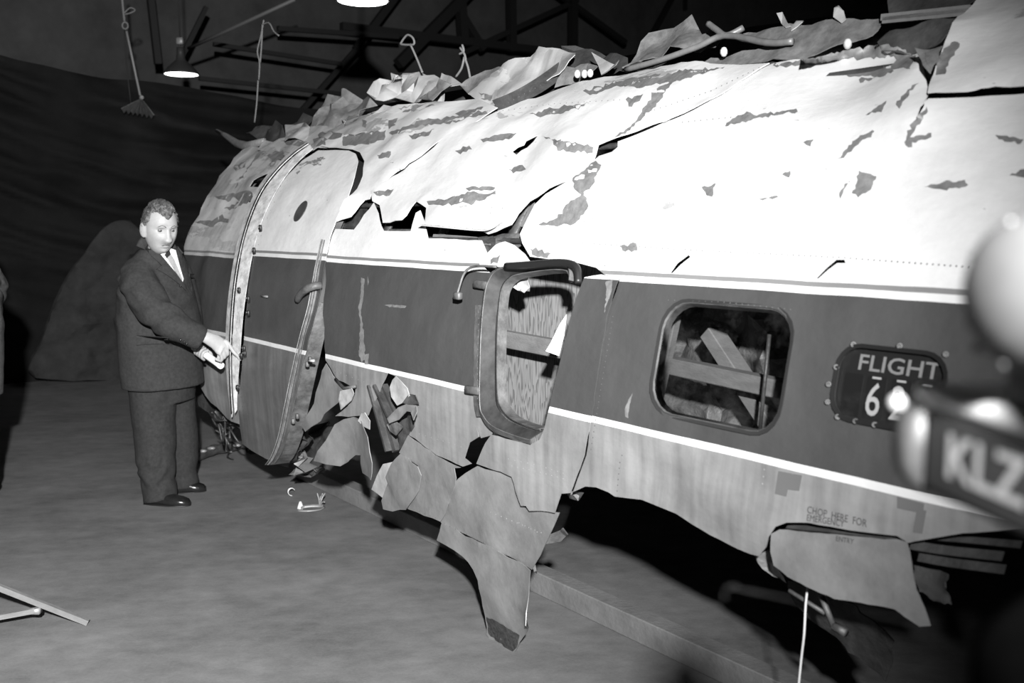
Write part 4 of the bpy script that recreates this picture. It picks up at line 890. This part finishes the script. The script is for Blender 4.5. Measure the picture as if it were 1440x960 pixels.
def head_pt(sx, sy, sz):
    """radial head shape: x to the side, y forward, z up; crown at +.125, chin at -.125"""
    x = sx*.077; y = sy*.098; z = sz*.125
    if sz < 0:
        z *= 1.07
        x *= 1-.10*(-sz)**1.8
        if sy < 0: y *= 1-.45*(-sz)**1.2
        else: y *= 1-.10*(-sz)**2
    else:
        x *= 1+.03*math.sin(sz*3)
    if sy > 0:                                       # the face
        f = min(1, sy*1.6); d = 0
        d += -.006*gs(x, .05)*gs(z-.0, .05)
        if -.075 < z < .03:
            tt = (.02-z)/.075
            if tt > 0: d += f*(.004+.024*tt**1.25)*gs(x, .0095+.009*tt)*(1 if z > -.054 else max(0, 1-(-.054-z)/.017))
        d += .012*gs(abs(x)-.016, .009)*gs(z+.049, .009)*f
        d += -.014*gs(abs(x)-.031, .017)*gs(z+.004, .010)
        d += .013*gs(abs(x)-.028, .024)*gs(z-.017, .009)
        d += .007*gs(abs(x)-.043, .020)*gs(z+.036, .022)
        d += -.004*gs(abs(x)-.030, .007)*gs(z+.066, .018)
        d += .007*gs(x, .020)*gs(z+.071, .006)+.008*gs(x, .017)*gs(z+.085, .006)-.003*gs(x, .02)*gs(z+.0775, .0035)
        d += .006*gs(x, .024)*gs(z+.062, .007)
        d += -.003*gs(x, .02)*gs(z+.096, .006)+.010*gs(x, .022)*gs(z+.112, .014)
        y += d
    return Vector((x, y, z))
def head_grid(nu=84, nv=64):
    out = []
    for j in range(nv+1):
        ph = math.pi*j/nv; row = []
        for i in range(nu):
            th = 2*math.pi*i/nu; row.append((math.sin(ph)*math.sin(th), math.sin(ph)*math.cos(th), math.cos(ph)))
        out.append(row)
    return out
def add_hand(bm, wrist, fdir, back, k, thumb_sign, curls, index_dir=None, thumb_dir=None):
    f = fdir.normalized(); b = (back-f*back.dot(f)).normalized(); sd = f.cross(b).normalized()*thumb_sign       # sd points to the thumb side
    add_loft(bm, [(wrist-f*.03*k, sd*.026*k, b*.019*k), (wrist+f*.005*k, sd*.027*k, b*.018*k), (wrist+f*.035*k, sd*.036*k, b*.016*k), (wrist+f*.07*k, sd*.040*k, b*.015*k), (wrist+f*.092*k, sd*.038*k, b*.012*k)], 16)
    for q, (o_, L, r) in enumerate(((.030, .072, .0088), (.010, .080, .0092), (-.010, .074, .0088), (-.029, .058, .0078))):
        root = wrist+f*.085*k+sd*o_*k; d = f.copy(); seg = [root-f*.015*k, root]
        if q == 0 and index_dir is not None: d = index_dir.normalized()
        p = root
        for c_, fr in zip(curls[q], (.45, .30, .25)):
            d = (Matrix.Rotation(c_, 3, b.cross(d).normalized()) @ d) if False else (d*math.cos(c_)-b*math.sin(c_)-d*0).normalized() if q or index_dir is None else d
            p = p+d*L*fr*k; seg.append(p)
            b2 = b
        add_tube(bm, seg, [r*k*1.05, r*k*1.1, r*k, r*k*.95, r*k*.75], 8)
        add_ball(bm, seg[-1], r*k*.8, 6)
    root = wrist+f*.025*k+sd*.028*k; td = (thumb_dir or (f*.7+sd*.6-b*.3)).normalized()
    add_tube(bm, [root-f*.01*k, root+td*.03*k, root+td*.055*k+f*.006*k, root+td*.072*k+f*.016*k], [.014*k, .0125*k, .0105*k, .0075*k], 8)
def finger_chain(bm, pts, r):
    add_tube(bm, smooth_path(pts, 3), [r*(1.05-.3*i/(3*(len(pts)-1))) for i in range(3*(len(pts)-1)+1)], 8); add_ball(bm, Vector(pts[-1]), r*.78, 6)
def add_shoe(bm, heel, toe, wd, z0=.0):
    f = (toe-heel); L = f.length; f = f.normalized(); sd = Vector((-f.y, f.x, 0)); secs = []
    for t_, w_, h_ in ((0, .55, .055), (.04, .72, .075), (.15, .80, .085), (.3, .80, .088), (.45, .86, .075), (.62, 1.0, .060), (.8, .98, .052), (.93, .72, .042), (1.0, .35, .028)):
        secs.append((heel+f*L*t_+Vector((0, 0, z0+h_/2)), sd*wd*w_/2, Vector((0, 0, h_/2))))
    add_loft(bm, secs, 20, 2.6)
def bvh_of(o): return BVHTree.FromPolygons([v.co.copy() for v in o.data.vertices], [tuple(p.vertices) for p in o.data.polygons])
V3 = Vector

# ---------------------------------------------------------------- the man in the dark suit
man = thing('person', floor_pt(240, 700), 'man in a dark suit and tie pointing at the aircraft door frame', 'person')
FW = V3((.883, -.469, 0)); LF = V3((.469, .883, 0)); UP = V3((0, 0, 1))
hc = atY(225, 319.5, 5.60); HK = 1.13
hy = V3((.66, -.72, -.15)).normalized(); hx = -(hy.cross(UP)).normalized(); hx = V3((-hx.x, -hx.y, -hx.z)); hz = hx.cross(hy).normalized()
if hz.z < 0: hz = -hz
def HP(p): return hc+(hx*p.x+hy*p.y+hz*p.z)*HK
grid_ = head_grid()
def add_head(bm, HPf):
    rows = []
    for row in grid_: rows.append([bm.verts.new(HPf(head_pt(*d))) for d in row])
    for A, B in zip(rows, rows[1:]):
        n = len(A)
        for i in range(n):
            try: bm.faces.new((A[i], A[(i+1) % n], B[(i+1) % n], B[i]))
            except ValueError: pass
    bmesh.ops.remove_doubles(bm, verts=bm.verts[:], dist=1e-5)
    for sgn in (-1, 1):                                # ears
        c_ = HPf(V3((sgn*.080, -.004, -.012)))
        m3 = Matrix((hx, hy, hz)).transposed()
        tilt = Matrix.Rotation(sgn*.5, 3, 'Z')
        add_ball(bm, c_, .040*HK, 14, (.26, .60, 1.0), m3 @ tilt)
        add_ball(bm, c_+(hx*sgn*.004-hy*.012+hz*.008)*HK, .026*HK, 12, (.35, .5, 1.0), m3 @ tilt)
shR, elR, wrR = atY(192, 392, 5.58), atY(230, 446, 5.46), atY(288, 473, 5.51)
shL, elL, wrL = atY(246, 378, 5.92), atY(268, 452, 5.94), atY(276, 488, 5.74)
hipR, knR, anR = atY(214, 548, 5.77), atY(218, 622, 5.76), atY(225, 694, 5.72)
hipL, knL, anL = atY(244, 548, 5.95), atY(254, 620, 5.98), atY(259, 678, 6.0)
neck0, neck1 = atY(222, 368, 5.70), atY(224, 340, 5.65)
bm = bmesh.new()
add_head(bm, HP)
add_tube(bm, [neck0-UP*.06, neck0, neck1, hc-hz*.02*HK-hy*.02], [.085, .068, .062, .06], 18)
pel = atY(228, 520, 5.83)
add_loft(bm, [(pel-UP*.14, LF*.15, FW*.11), (pel, LF*.17, FW*.12), (atY(224, 460, 5.8), LF*.16, FW*.13), (atY(220, 410, 5.75), LF*.17, FW*.12), (atY(220, 385, 5.73), LF*.17, FW*.09), (neck0, LF*.07, FW*.07)], 24)
add_tube(bm, [shR+LF*.06, shR, elR, wrR], [.06, .06, .048, .032], 12); add_tube(bm, [shL-LF*.06, shL, elL, wrL], [.06, .06, .045, .032], 12)
add_tube(bm, [hipR+UP*.08, hipR, knR, anR, anR-UP*.04], [.085, .085, .06, .042, .04], 12); add_tube(bm, [hipL+UP*.08, hipL, knL, anL, anL-UP*.04], [.085, .085, .06, .042, .04], 12)
for a in (anR, anL): add_tube(bm, [a-UP*.03-FW*.03, a-UP*.05+FW*.1], [.035, .025], 10)
# pointing right hand: closed fist, index finger stretched
hk = 1.16; fdir = V3((.90, 0, -.43)).normalized(); side = V3((-.35, -.45, -.75)).normalized(); back = -(fdir.cross(side)).normalized()
kn0 = atY(317, 487, 5.50)
wr = wrR+fdir*.01
add_loft(bm, [(wrR-fdir*.05, side*.034, back*.027), (wr, side*.034, back*.024), (wr+(kn0-wr)*.45-back*.002, side*.042, back*.023), (wr+(kn0-wr)*.85+side*.014, side*.048, back*.021), (kn0+side*.016, side*.045, back*.015)], 18)
ki = kn0-side*.024+back*.004
finger_chain(bm, [ki-fdir*.02, ki, atY(328, 494, 5.50), atY(334, 500, 5.505), atY(338, 505, 5.51)], .0122)
for q in range(3):
    r0 = kn0+side*(.0+.022*q)-fdir*(.004+.006*q); dn = (-UP*.75+fdir*.1-back*.3).normalized(); dn2 = (-fdir*.8-back*.5).normalized()
    finger_chain(bm, [r0-fdir*.02, r0+back*.003, r0+dn*.026+fdir*.012, r0+dn*.052+fdir*.004, r0+dn*.056-fdir*.03], .0125-.0007*q)
finger_chain(bm, [wr+fdir*.03-side*.02-back*.012, wr+fdir*.07-side*.026-back*.03, wr+fdir*.10-side*.012-back*.036], .0125)
# left hand closed round the paper roll
ra, rb = atY(279, 491, 5.70), atY(311.5, 514.5, 5.58); rax = (rb-ra).normalized()
gp = ra+rax*.045; gu, gv = frame(rax)
add_loft(bm, [(wrL, gu*.03, gv*.024), (wrL+(gp-wrL)*.6+UP*.012, gu*.038, gv*.022), (gp+UP*.026, rax*.042, (UP.cross(rax)).normalized()*.018)], 14)
for q in range(4):
    cq = gp+rax*(-.034+.022*q); n1 = (UP-rax*UP.dot(rax)).normalized(); n2 = rax.cross(n1)
    if n2.y > 0: n2 = -n2
    finger_chain(bm, [cq+n1*.030-n2*.006, cq+n1*.020+n2*.024, cq-n1*.012+n2*.029, cq-n1*.029+n2*.008], .0105)
finger_chain(bm, [gp+UP*.02-rax*.01, gp+rax*.03-n2*.028+n1*.01, gp+rax*.055-n2*.024-n1*.014], .011)
body = remesh(bm, 'body', .0042, M_SKIN, man, 2, .45)
# hair
verts = []; rows = []; ok = []
for row in grid_:
    rr_ = []
    for d in row:
        p = head_pt(*d)
        x, y, z = p
        fl_ = .066-.014*gs(x, .020)+.016*gs(abs(x)-.042, .018)          # peak in the middle, receding temples
        side_lim = -.012 if y > -.02 else -.012-(-.02-y)*.9
        keep = (y > .035 and z > fl_+.0) or (y <= .035 and z > max(side_lim, -.075)+(.05*max(0, (y+.0)/.035)))
        wave = .005*math.sin(90*x+26*noise.noise(V3((x*20, y*20, z*20)))+40*y)+.004*noise.noise(V3((x*55, y*40, z*40)))
        amp = .0075+wave if keep else -.004
        dn = V3((d[0], d[1], d[2]))
        rr_.append((HP(p+dn*amp), keep)); 
    rows.append(rr_)
fs = []; n = len(rows[0])
for r in rows: verts += [q[0] for q in r]
for j in range(len(rows)-1):
    for i in range(n):
        a, b, c_, d_ = j*n+i, j*n+(i+1) % n, (j+1)*n+(i+1) % n, (j+1)*n+i
        kk = [rows[j][i][1], rows[j][(i+1) % n][1], rows[j+1][(i+1) % n][1], rows[j+1][i][1]]
        if sum(kk) >= 2: fs.append((a, d_, c_, b))
hair = mesh_obj('hair', verts, fs, M_HAIR, man)
rnd = random.Random(9)                                  # wavy locks combed back over the crown
for k in range(46):
    x0 = rnd.uniform(-.062, .062); pts = []
    for i in range(9):
        t_ = i/8; ang = math.radians(52+70*t_); xx = x0+.007*math.sin(t_*9+k*1.3)
        d = V3((xx/.077*.8, math.cos(ang), math.sin(ang))).normalized(); p = head_pt(*d)
        if p.z < .064: continue
        pts.append(HP(p+d*(.009+.003*math.sin(t_*12+k))))
    if len(pts) > 2: tube('hair_lock', pts, [.0055*HK]*(len(pts)-1)+[.003], M_HAIR, hair, 6)
for sgn in (-1, 1):
    e = HP(V3((sgn*.031, .0700, -.004))); bm = bmesh.new(); add_ball(bm, e, .0125*HK, 14); ey = bm_obj('eye', bm, M_EYE, man)
    bm = bmesh.new(); add_ball(bm, e+(hy*.0085-hz*.001)*HK, .0056*HK, 10, (1.5, 1, .7), Matrix((hx, hy, hz)).transposed()); bm_obj('iris', bm, M_IRIS, ey)
    pts = [HP(head_pt(*V3((sgn*a/.077, 0, b/.125)).normalized()) if False else V3((sgn*a, .0, b))) for a, b in ((.014, .018), (.028, .024), (.044, .019))]
    bb = bvh_of(body)
    def face_at(a, b, off): # point on the face in front of (side a, height b)
        o_ = HP(V3((a, .2, b))); h, n_, i_, d_ = bb.ray_cast(o_, -hy); return (h+hy*off) if h else HP(V3((a, .09, b)))
    tube('eyebrow', smooth_path([face_at(sgn*a, b, .001) for a, b in ((.013, .014), (.022, .020), (.033, .021), (.046, .014))], 3), [.0022]*9+[.001], M_HAIR, man, 6)
    tube('ear_shade_line', smooth_path([HP(V3((sgn*.0905, -.008+a, -.012+b))) for a, b in ((.008, .016), (-.002, .022), (-.009, .010), (-.004, -.006), (.004, -.012))], 3), .0026, mat('shaded ear fold', .16, .6), man, 6)  # raised dark line, the ear's inner shade put into its colour
tube('mouth_line', smooth_path([face_at(a, b, .0005) for a, b in ((-.020, -.081), (-.011, -.0775), (0, -.0775), (.011, -.0775), (.020, -.081))], 3), [.001]+[.0021]*11+[.001], mat('dark lip line', .03, .6), man, 6)
# jacket
def jsec(y, l, r, Y, kb=.92):
    c_ = atY((l+r)/2, y, Y); h_ = (r-l)/2*Y/1400*kb; bf = h_/1.073; return (c_, LF*bf*1.30, FW*bf)
bm = bmesh.new()
add_loft(bm, [jsec(542, 180, 280, 5.83, 1.0), jsec(520, 177, 280, 5.83, .98), jsec(485, 173, 279, 5.82, .97), jsec(450, 170, 277, 5.80, .95), jsec(415, 169, 271, 5.77), jsec(390, 172, 265, 5.75), jsec(374, 181, 259, 5.73), jsec(362, 190, 254, 5.71), jsec(350, 199, 246, 5.69)], 40, 2.2)
add_tube(bm, smooth_path([shR+LF*.10+UP*.03, shR+LF*.02+UP*.012, atY(204, 416, 5.50), elR, atY(258, 463, 5.47), atY(284, 476.5, 5.51)], 4), [.088, .095, .100, .102, .104, .105, .105, .104, .103, .101, .099, .096, .092, .088, .084, .080, .077, .074, .071, .068, .064], 24)
add_tube(bm, smooth_path([shL-LF*.08+UP*.02, shL, atY(262, 420, 5.97), elL, atY(276, 486, 5.78)], 4), [.085, .09, .092, .09, .088, .086, .084, .082, .08, .078, .076, .074, .07, .067, .064, .06, .056], 20)
e_dir = (elR-shR).normalized()
def jfold(p):
    d = .0045*noise.noise(p*7)+.0025*noise.noise(p*16)
    q = (p-elR); a = gs(q.length, .20)
    d += a*.011*math.sin(38*(q.dot(V3((.2, .2, .95))))+6*noise.noise(p*6))
    q = (p-atY(185, 405, 5.6)); a = gs(q.length, .17); d += a*.009*math.sin(46*(q.dot(V3((.45, 0, .89))))+5*noise.noise(p*7))
    q = (p-atY(262, 430, 5.7)); a = gs(q.length, .15); d += a*.006*math.sin(34*q.dot(V3((.5, 0, .86)))+4*noise.noise(p*6))
    return d
jacket = remesh(bm, 'jacket', .0085, M_WOOL, man, 4, .5, jfold)
jb = bvh_of(jacket)
# shirt front, tie, lapels, collar, pocket, buttons
cloth_piece('shirt_front', [(221, 354), (229, 351), (240, 349), (246, 352), (252, 375), (257, 392), (256, 396), (246, 383), (233, 368)], jb, M_SHIRT, jacket, .006, .003, 3)
cloth_piece('necktie', [(230, 357), (237, 355), (243, 364), (249, 378), (255, 392), (254, 396), (246, 383), (237, 368), (232, 361)], jb, M_TIE2, jacket, .010, .004, 3)
cloth_piece('tie_knot', [(228, 354), (236, 352), (238, 358), (233, 363)], jb, M_TIE, jacket, .014, .006, 3)
cloth_piece('lapel', [(196, 338), (203, 335), (212, 343), (222, 354), (234, 369), (246, 384), (256, 398), (259, 408), (251, 400), (240, 391), (228, 383), (219, 378), (226, 373), (212, 360)], jb, M_WOOL, jacket, .012, .006, 3.5)
cloth_piece('lapel', [(246, 350), (250, 346), (258, 356), (262, 372), (262, 384), (267, 400), (268, 415), (262, 405), (258, 396), (253, 378)], jb, M_WOOL, jacket, .012, .006, 3.5)
tube('coat_collar', smooth_path([hc-hz*.075*HK-hy*.055+hx*a+V3((0, 0, b)) for a, b in ((-.10, -.055), (-.075, -.015), (-.03, .012), (.02, .016), (.065, -.005), (.085, -.04))], 4), [(.012, .030)]*21, M_WOOL, jacket, 8)
cloth_piece('shirt_collar', [(205, 330), (210, 331), (222, 348), (231, 356), (228, 361), (216, 350), (207, 339)], jb, M_SHIRT, jacket, .02, .004, 3)
cloth_piece('pocket_flap', [(193, 471), (238, 473), (246, 484), (193, 485)], jb, M_WOOL, jacket, .012, .006, 4)
cloth_piece('breast_pocket', [(265, 385), (272, 386), (272, 391), (265, 390)], jb, M_WOOL, jacket, .008, .005, 3)
for q in ((254, 477), (259, 480), (263, 482), (253, 402)):
    p = ray_on(jb, *q, .004)
    if p:
        bm = bmesh.new(); add_ball(bm, p, .007, 8, (1, .7, 1)); bm_obj('button', bm, M_SHOE, jacket)
# trousers
bm = bmesh.new()
add_loft(bm, [(atY(229, 500, 5.84), LF*.18, FW*.155), (atY(229, 540, 5.85), LF*.19, FW*.165), (atY(231, 562, 5.86), LF*.19, FW*.16)], 30)
add_tube(bm, smooth_path([hipR+UP*.05, hipR-UP*.05, knR, atY(220, 660, 5.74), atY(226, 703, 5.715)], 4), [(.135, .14), (.136, .14), (.136, .138), (.135, .135), (.132, .13), (.13, .127), (.128, .123), (.124, .12), (.12, .118), (.117, .114), (.114, .111), (.111, .108), (.108, .105), (.104, .102), (.101, .098), (.098, .095), (.096, .092)], 22)
add_tube(bm, smooth_path([hipL+UP*.05, hipL-UP*.05, knL, atY(256, 655, 5.99), atY(259, 684, 5.99)], 4), [(.13, .13)]*4+[(.124, .12), (.12, .116), (.116, .112), (.112, .11), (.108, .106), (.104, .102), (.1, .098), (.098, .094), (.096, .092), (.094, .09), (.092, .088), (.09, .086), (.088, .085)], 22)
def tfold(p):
    d = .004*noise.noise(p*8)
    q = p-anR-UP*.10; d += gs(q.length, .14)*.010*math.sin(44*q.dot(V3((-.5, 0, .87)))+5*noise.noise(p*8))
    q = p-atY(222, 575, 5.65); d += gs(q.length, .18)*.007*math.sin(32*q.dot(V3((-.35, 0, .93)))+4*noise.noise(p*7))
    q = p-anL-UP*.08; d += gs(q.length, .12)*.009*math.sin(46*q.dot(V3((-.4, 0, .9))))
    return d
remesh(bm, 'trousers', .0085, M_WOOLT, man, 3, .5, tfold)
for heel, toe in ((floor_pt(205, 708), floor_pt(267, 711)), (floor_pt(243, 693), floor_pt(290, 690))):
    bm = bmesh.new(); heel = V3(heel); toe = V3(toe); add_shoe(bm, heel, toe, .105)
    so = bm_obj('shoe', bm, M_SHOE, man)
    f = (toe-heel).normalized(); L = (toe-heel).length
    bm = bmesh.new(); sd = V3((-f.y, f.x, 0)); add_loft(bm, [(heel+f*L*.0+V3((0, 0, .006)), sd*.03, V3((0, 0, .006))), (heel+f*L*.2+V3((0, 0, .006)), sd*.045, V3((0, 0, .006))), (heel+f*L*.62+V3((0, 0, .006)), sd*.055, V3((0, 0, .006))), (heel+f*L*.95+V3((0, 0, .006)), sd*.036, V3((0, 0, .006))), (heel+f*L*1.01+V3((0, 0, .006)), sd*.014, V3((0, 0, .006)))], 16); bm_obj('sole', bm, M_RUBBER, so)
# the paper roll in his left hand
pr = thing('paper_roll', ra, 'white rolled paper held low in the suited man\'s left hand', 'paper roll')
bm = bmesh.new(); u, v_ = frame(rax); secs = []
for t_ in (0, .1, .85, 1.0): secs.append((ra+(rb-ra)*t_, u*.0195, v_*.0195))
add_loft(bm, secs+[(rb, u*.016, v_*.016), (rb-rax*.004, u*.015, v_*.015)], 20); bm_obj('rolled_sheet', bm, M_PAPER, pr)
bm = bmesh.new(); add_tube(bm, [rb-rax*.012+(u*math.cos(a)+v_*math.sin(a))*.0198 for a in [i*math.pi/10 for i in range(21)]], .0012, 5); bm_obj('sheet_edge', bm, M_SCRAP, pr)

# ---------------------------------------------------------------- bystander cut by the left edge
def copy_tree(root, dx, rot, label, mats):
    r = root.copy(); COL.objects.link(r); r['label'] = label
    r.location = dx; r.rotation_euler = (0, 0, rot)
    def rec(src, dst):
        for ch in list(src.children):
            if ch.name.split('.')[0] in ('hair_lock', 'shirt_front', 'necktie', 'tie_knot', 'lapel', 'pocket_flap', 'breast_pocket', 'button', 'eyelid'): continue
            c_ = ch.copy()
            if ch.type == 'MESH' and ch.name.split('.')[0] in mats:
                c_.data = ch.data.copy(); c_.data.materials.clear(); c_.data.materials.append(mats[ch.name.split('.')[0]])
            COL.objects.link(c_); c_.parent = dst; c_.matrix_parent_inverse = ch.matrix_parent_inverse.copy(); rec(ch, c_)
    rec(root, r); return r
by = copy_tree(man, floor_pt(-58, 728), math.radians(165), 'bystander in a grey tweed coat, only the coat edge showing at the left border', {'jacket': M_COAT, 'trousers': M_COAT})

# ---------------------------------------------------------------- newsreel camera and its operator in the right foreground
Q = .737
fc = thing('film_camera', V3((.36, .62, 1.38)), 'blurred newsreel film camera lettered KLZ at the right edge', 'film camera')
ax = V3((-.155, .988, 0)).normalized(); sd = V3((.988, .155, 0)).normalized()      # lens axis, far side
front_top = atY(1300, 566, .95*Q); front_bot = atY(1292, 690, .95*Q)
hgt = front_top.z-front_bot.z; fx = V3((front_top.x, front_top.y, 0))
def CP(a, b, z): return V3((fx.x, fx.y, 0))-ax*a*Q+sd*b*Q+UP*z           # a back from the front, b to the far side
z0, z1 = front_bot.z, front_top.z
ax_, sd_ = ax*Q, sd*Q
bm = bmesh.new(); add_box(bm, CP(.13, .05, (z0+z1)/2), ax_*.13, sd_*.05, UP*(hgt/2)); bevel(bm, .008, 3); cb = bm_obj('camera_body', bm, M_CAMD, fc)
bm = bmesh.new(); add_box(bm, CP(.13, .052, z1+.005), ax_*.134, sd_*.054, UP*.009); bevel(bm, .007, 3); bm_obj('top_cover', bm, M_CAMLIT, fc)
bm = bmesh.new(); c_ = CP(-.012, .045, (z0+z1)/2)
add_loft(bm, [(c_-ax_*.012, sd_*.055, UP*hgt*.55), (c_, sd_*.06, UP*hgt*.58), (c_+ax_*.02, sd_*.058, UP*hgt*.56), (c_+ax_*.03, sd_*.045, UP*hgt*.45)], 28, 3.0); bm_obj('lens_turret', bm, mat('grey turret metal', .045, .5, .2, .3, 30), fc)
for b_, zz, r in ((.045, z0+hgt*.6, .012), (.07, z0+hgt*.35, .010)):
    c_ = CP(-.03, b_, zz); bm = bmesh.new(); add_loft(bm, [(c_, sd*r, UP*r), (c_+ax_*.03, sd*r, UP*r), (c_+ax_*.032, sd*r*1.2, UP*r*1.2), (c_+ax_*.055, sd*r*1.2, UP*r*1.2), (c_+ax_*.05, sd*r*.8, UP*r*.8)], 20); bm_obj('lens', bm, M_SHOE, fc)
for q, r in (((1262, 566), .0060), ((1302, 551), .0068)):
    bm = bmesh.new(); add_ball(bm, atY(*q, .955*Q), r, 12); bm_obj('chrome_knob', bm, M_CHROME, fc)
vs_, fs_ = text_tris('KLZ', .058*Q, 0, .0009)
wd = max(p.x for p in vs_)
o = mesh_obj('lettering', [CP(.040+p.x*.115/wd, -.0012, z0+hgt*.30+p.y) for p in vs_], fs_, mat('white paint lettering', .22, .6), cb, False)
mc = atY(1436, 412, .80*Q); mr = .066*Q; o_ = mc; M_MAG = mat('grey magazine enamel', .065, .55, 0, .1, 40)
for q in (o_, o_-ax_*.15):
    bm = bmesh.new(); add_loft(bm, [(q-sd_*.034, ax*mr*.12, UP*mr*.12), (q-sd_*.032, ax*mr*.35, UP*mr*.35), (q-sd_*.026, ax*mr*.6, UP*mr*.6), (q-sd_*.014, ax*mr*.83, UP*mr*.83), (q+sd_*.002, ax*mr*.97, UP*mr*.97), (q+sd_*.03, ax*mr, UP*mr), (q+sd_*.056, ax*mr*.99, UP*mr*.99), (q+sd_*.06, ax*mr*.9, UP*mr*.9)], 40)
    mg = bm_obj('film_magazine', bm, M_MAG, fc)
    for k in range(6):
        a = k*math.pi/3+.5; bm = bmesh.new(); add_ball(bm, q-sd_*.012+ax*math.cos(a)*mr*.86+UP*math.sin(a)*mr*.86, .002, 8); bm_obj('magazine_screw', bm, M_ALU, mg)
zb, zt = z1+.012, mc.z-.02; nc = mc-ax_*.03; bm = bmesh.new(); add_box(bm, V3((nc.x, nc.y, (zb+zt)/2))+sd_*.04, ax_*.070, sd_*.022, UP*((zt-zb)/2)); bevel(bm, .004, 2); bm_obj('magazine_throat', bm, M_MAG, fc)
bm = bmesh.new(); zz = atY(1400, 502, .80*Q).z; add_box(bm, V3((nc.x, nc.y, zz))+sd_*.03, ax_*.094, sd_*.030, UP*.0036); bevel(bm, .002, 2); bm_obj('throat_band', bm, mat('pale throat band', .36, .5), fc)
bm = bmesh.new(); add_box(bm, CP(.235, .06, z0-.025), ax_*.05, sd_*.03, UP*.025); bevel(bm, .006, 2); bm_obj('hand_grip', bm, M_CAMD, fc)

op = thing('person', V3((.70, .22, 0)), 'camera operator in a black coat, only his dark sleeve showing at lower right', 'person')
OF = V3((-.25, .97, 0)).normalized(); OL = V3((-.97, -.25, 0)).normalized(); ob = V3((.70, .22, 0))
def OP(f, l, z): return ob+OF*f+OL*l+UP*(z*.94)
hx, hy = -OL, OF; hz = UP.copy(); hc_o = OP(.06, 0, 1.58)
def HPo(p): return hc_o+(hx*p.x+hy*p.y+hz*p.z)*1.0
grip = CP(.235, .06, z0-.035)
bm = bmesh.new(); _hk = HK; HK = 1.0; add_head(bm, HPo); HK = _hk
add_tube(bm, [OP(0, 0, 1.36), OP(.02, 0, 1.46), OP(.05, 0, 1.54)], [.07, .06, .055], 14)
add_loft(bm, [(OP(0, 0, z), OL*a, OF*b) for z, a, b in ((.85, .15, .1), (1.0, .15, .1), (1.2, .16, .11), (1.36, .16, .09), (1.4, .08, .07))], 20)
for l in (.1, -.1): add_tube(bm, [OP(0, l, .9), OP(.02, l, .5), OP(0, l, .08), OP(.12, l, .04)], [.08, .055, .04, .035], 10)
aL = [OP(0, .19, 1.32), atY(1560, 1010, .47), grip+V3((.0, -.02, -.035))]; aR = [OP(0, -.19, 1.34), OP(.05, -.28, 1.1), CP(.22, .13, z0+.02)]
for A_a in (aL, aR): add_tube(bm, A_a, [.055, .045, .03], 10)
for q in range(4): finger_chain(bm, [aL[2], grip+ax*(-.03+.022*q)-sd*.035-UP*.0, grip+ax*(-.03+.022*q)-sd*.036+UP*.03, grip+ax*(-.03+.022*q)-sd*.01+UP*.04], .0095)
finger_chain(bm, [aL[2], grip+sd*.035, grip+sd*.036+UP*.03], .011)
for q in range(4): finger_chain(bm, [aR[2], CP(.20-.02*q, .112, z0+.04), CP(.19-.02*q, .108, z0+.075)], .0095)
finger_chain(bm, [aR[2], CP(.25, .11, z0+.05), CP(.245, .10, z0+.085)], .011)
remesh(bm, 'body', .008, M_SKIN, op, 2, .4)
bm = bmesh.new()
add_loft(bm, [(OP(0, 0, z), OL*a, OF*b) for z, a, b in ((.55, .25, .20), (.8, .24, .19), (1.05, .23, .18), (1.22, .23, .17), (1.33, .22, .14), (1.40, .16, .11), (1.44, .09, .085))], 30, 2.3)
add_tube(bm, smooth_path([OP(0, .12, 1.36), aL[0], aL[1], aL[1]+(aL[2]-aL[1])*.8], 4), [.075]*5+[.065]*4+[.055, .052, .05, .046], 18)
add_tube(bm, smooth_path([OP(0, -.12, 1.36), aR[0], aR[1], aR[1]+(aR[2]-aR[1])*.85], 4), [.085]*5+[.08]*4+[.07, .065, .06, .055], 18)
remesh(bm, 'coat', .012, M_BLACK, op, 3, .5, lambda p: .006*noise.noise(p*9))
bm = bmesh.new()
for l in (.1, -.1): add_tube(bm, [OP(0, l, .75), OP(.02, l, .45), OP(0, l, .08)], [.12, .10, .09], 16)
remesh(bm, 'trousers', .014, M_BLACK, op, 2)
for l in (.1, -.1):
    bm = bmesh.new(); add_shoe(bm, OP(-.09, l, 0), OP(.2, l, 0), .1); bm_obj('shoe', bm, M_SHOE, op)
bm = bmesh.new(); add_loft(bm, [(hc_o+UP*z-hy*.01, hx*a, hy*b) for z, a, b in ((.055, .135, .155), (.06, .135, .155), (.062, .086, .108), (.10, .085, .105), (.14, .075, .095), (.15, .04, .05))], 26); bm_obj('hat', bm, M_BLACK, op)
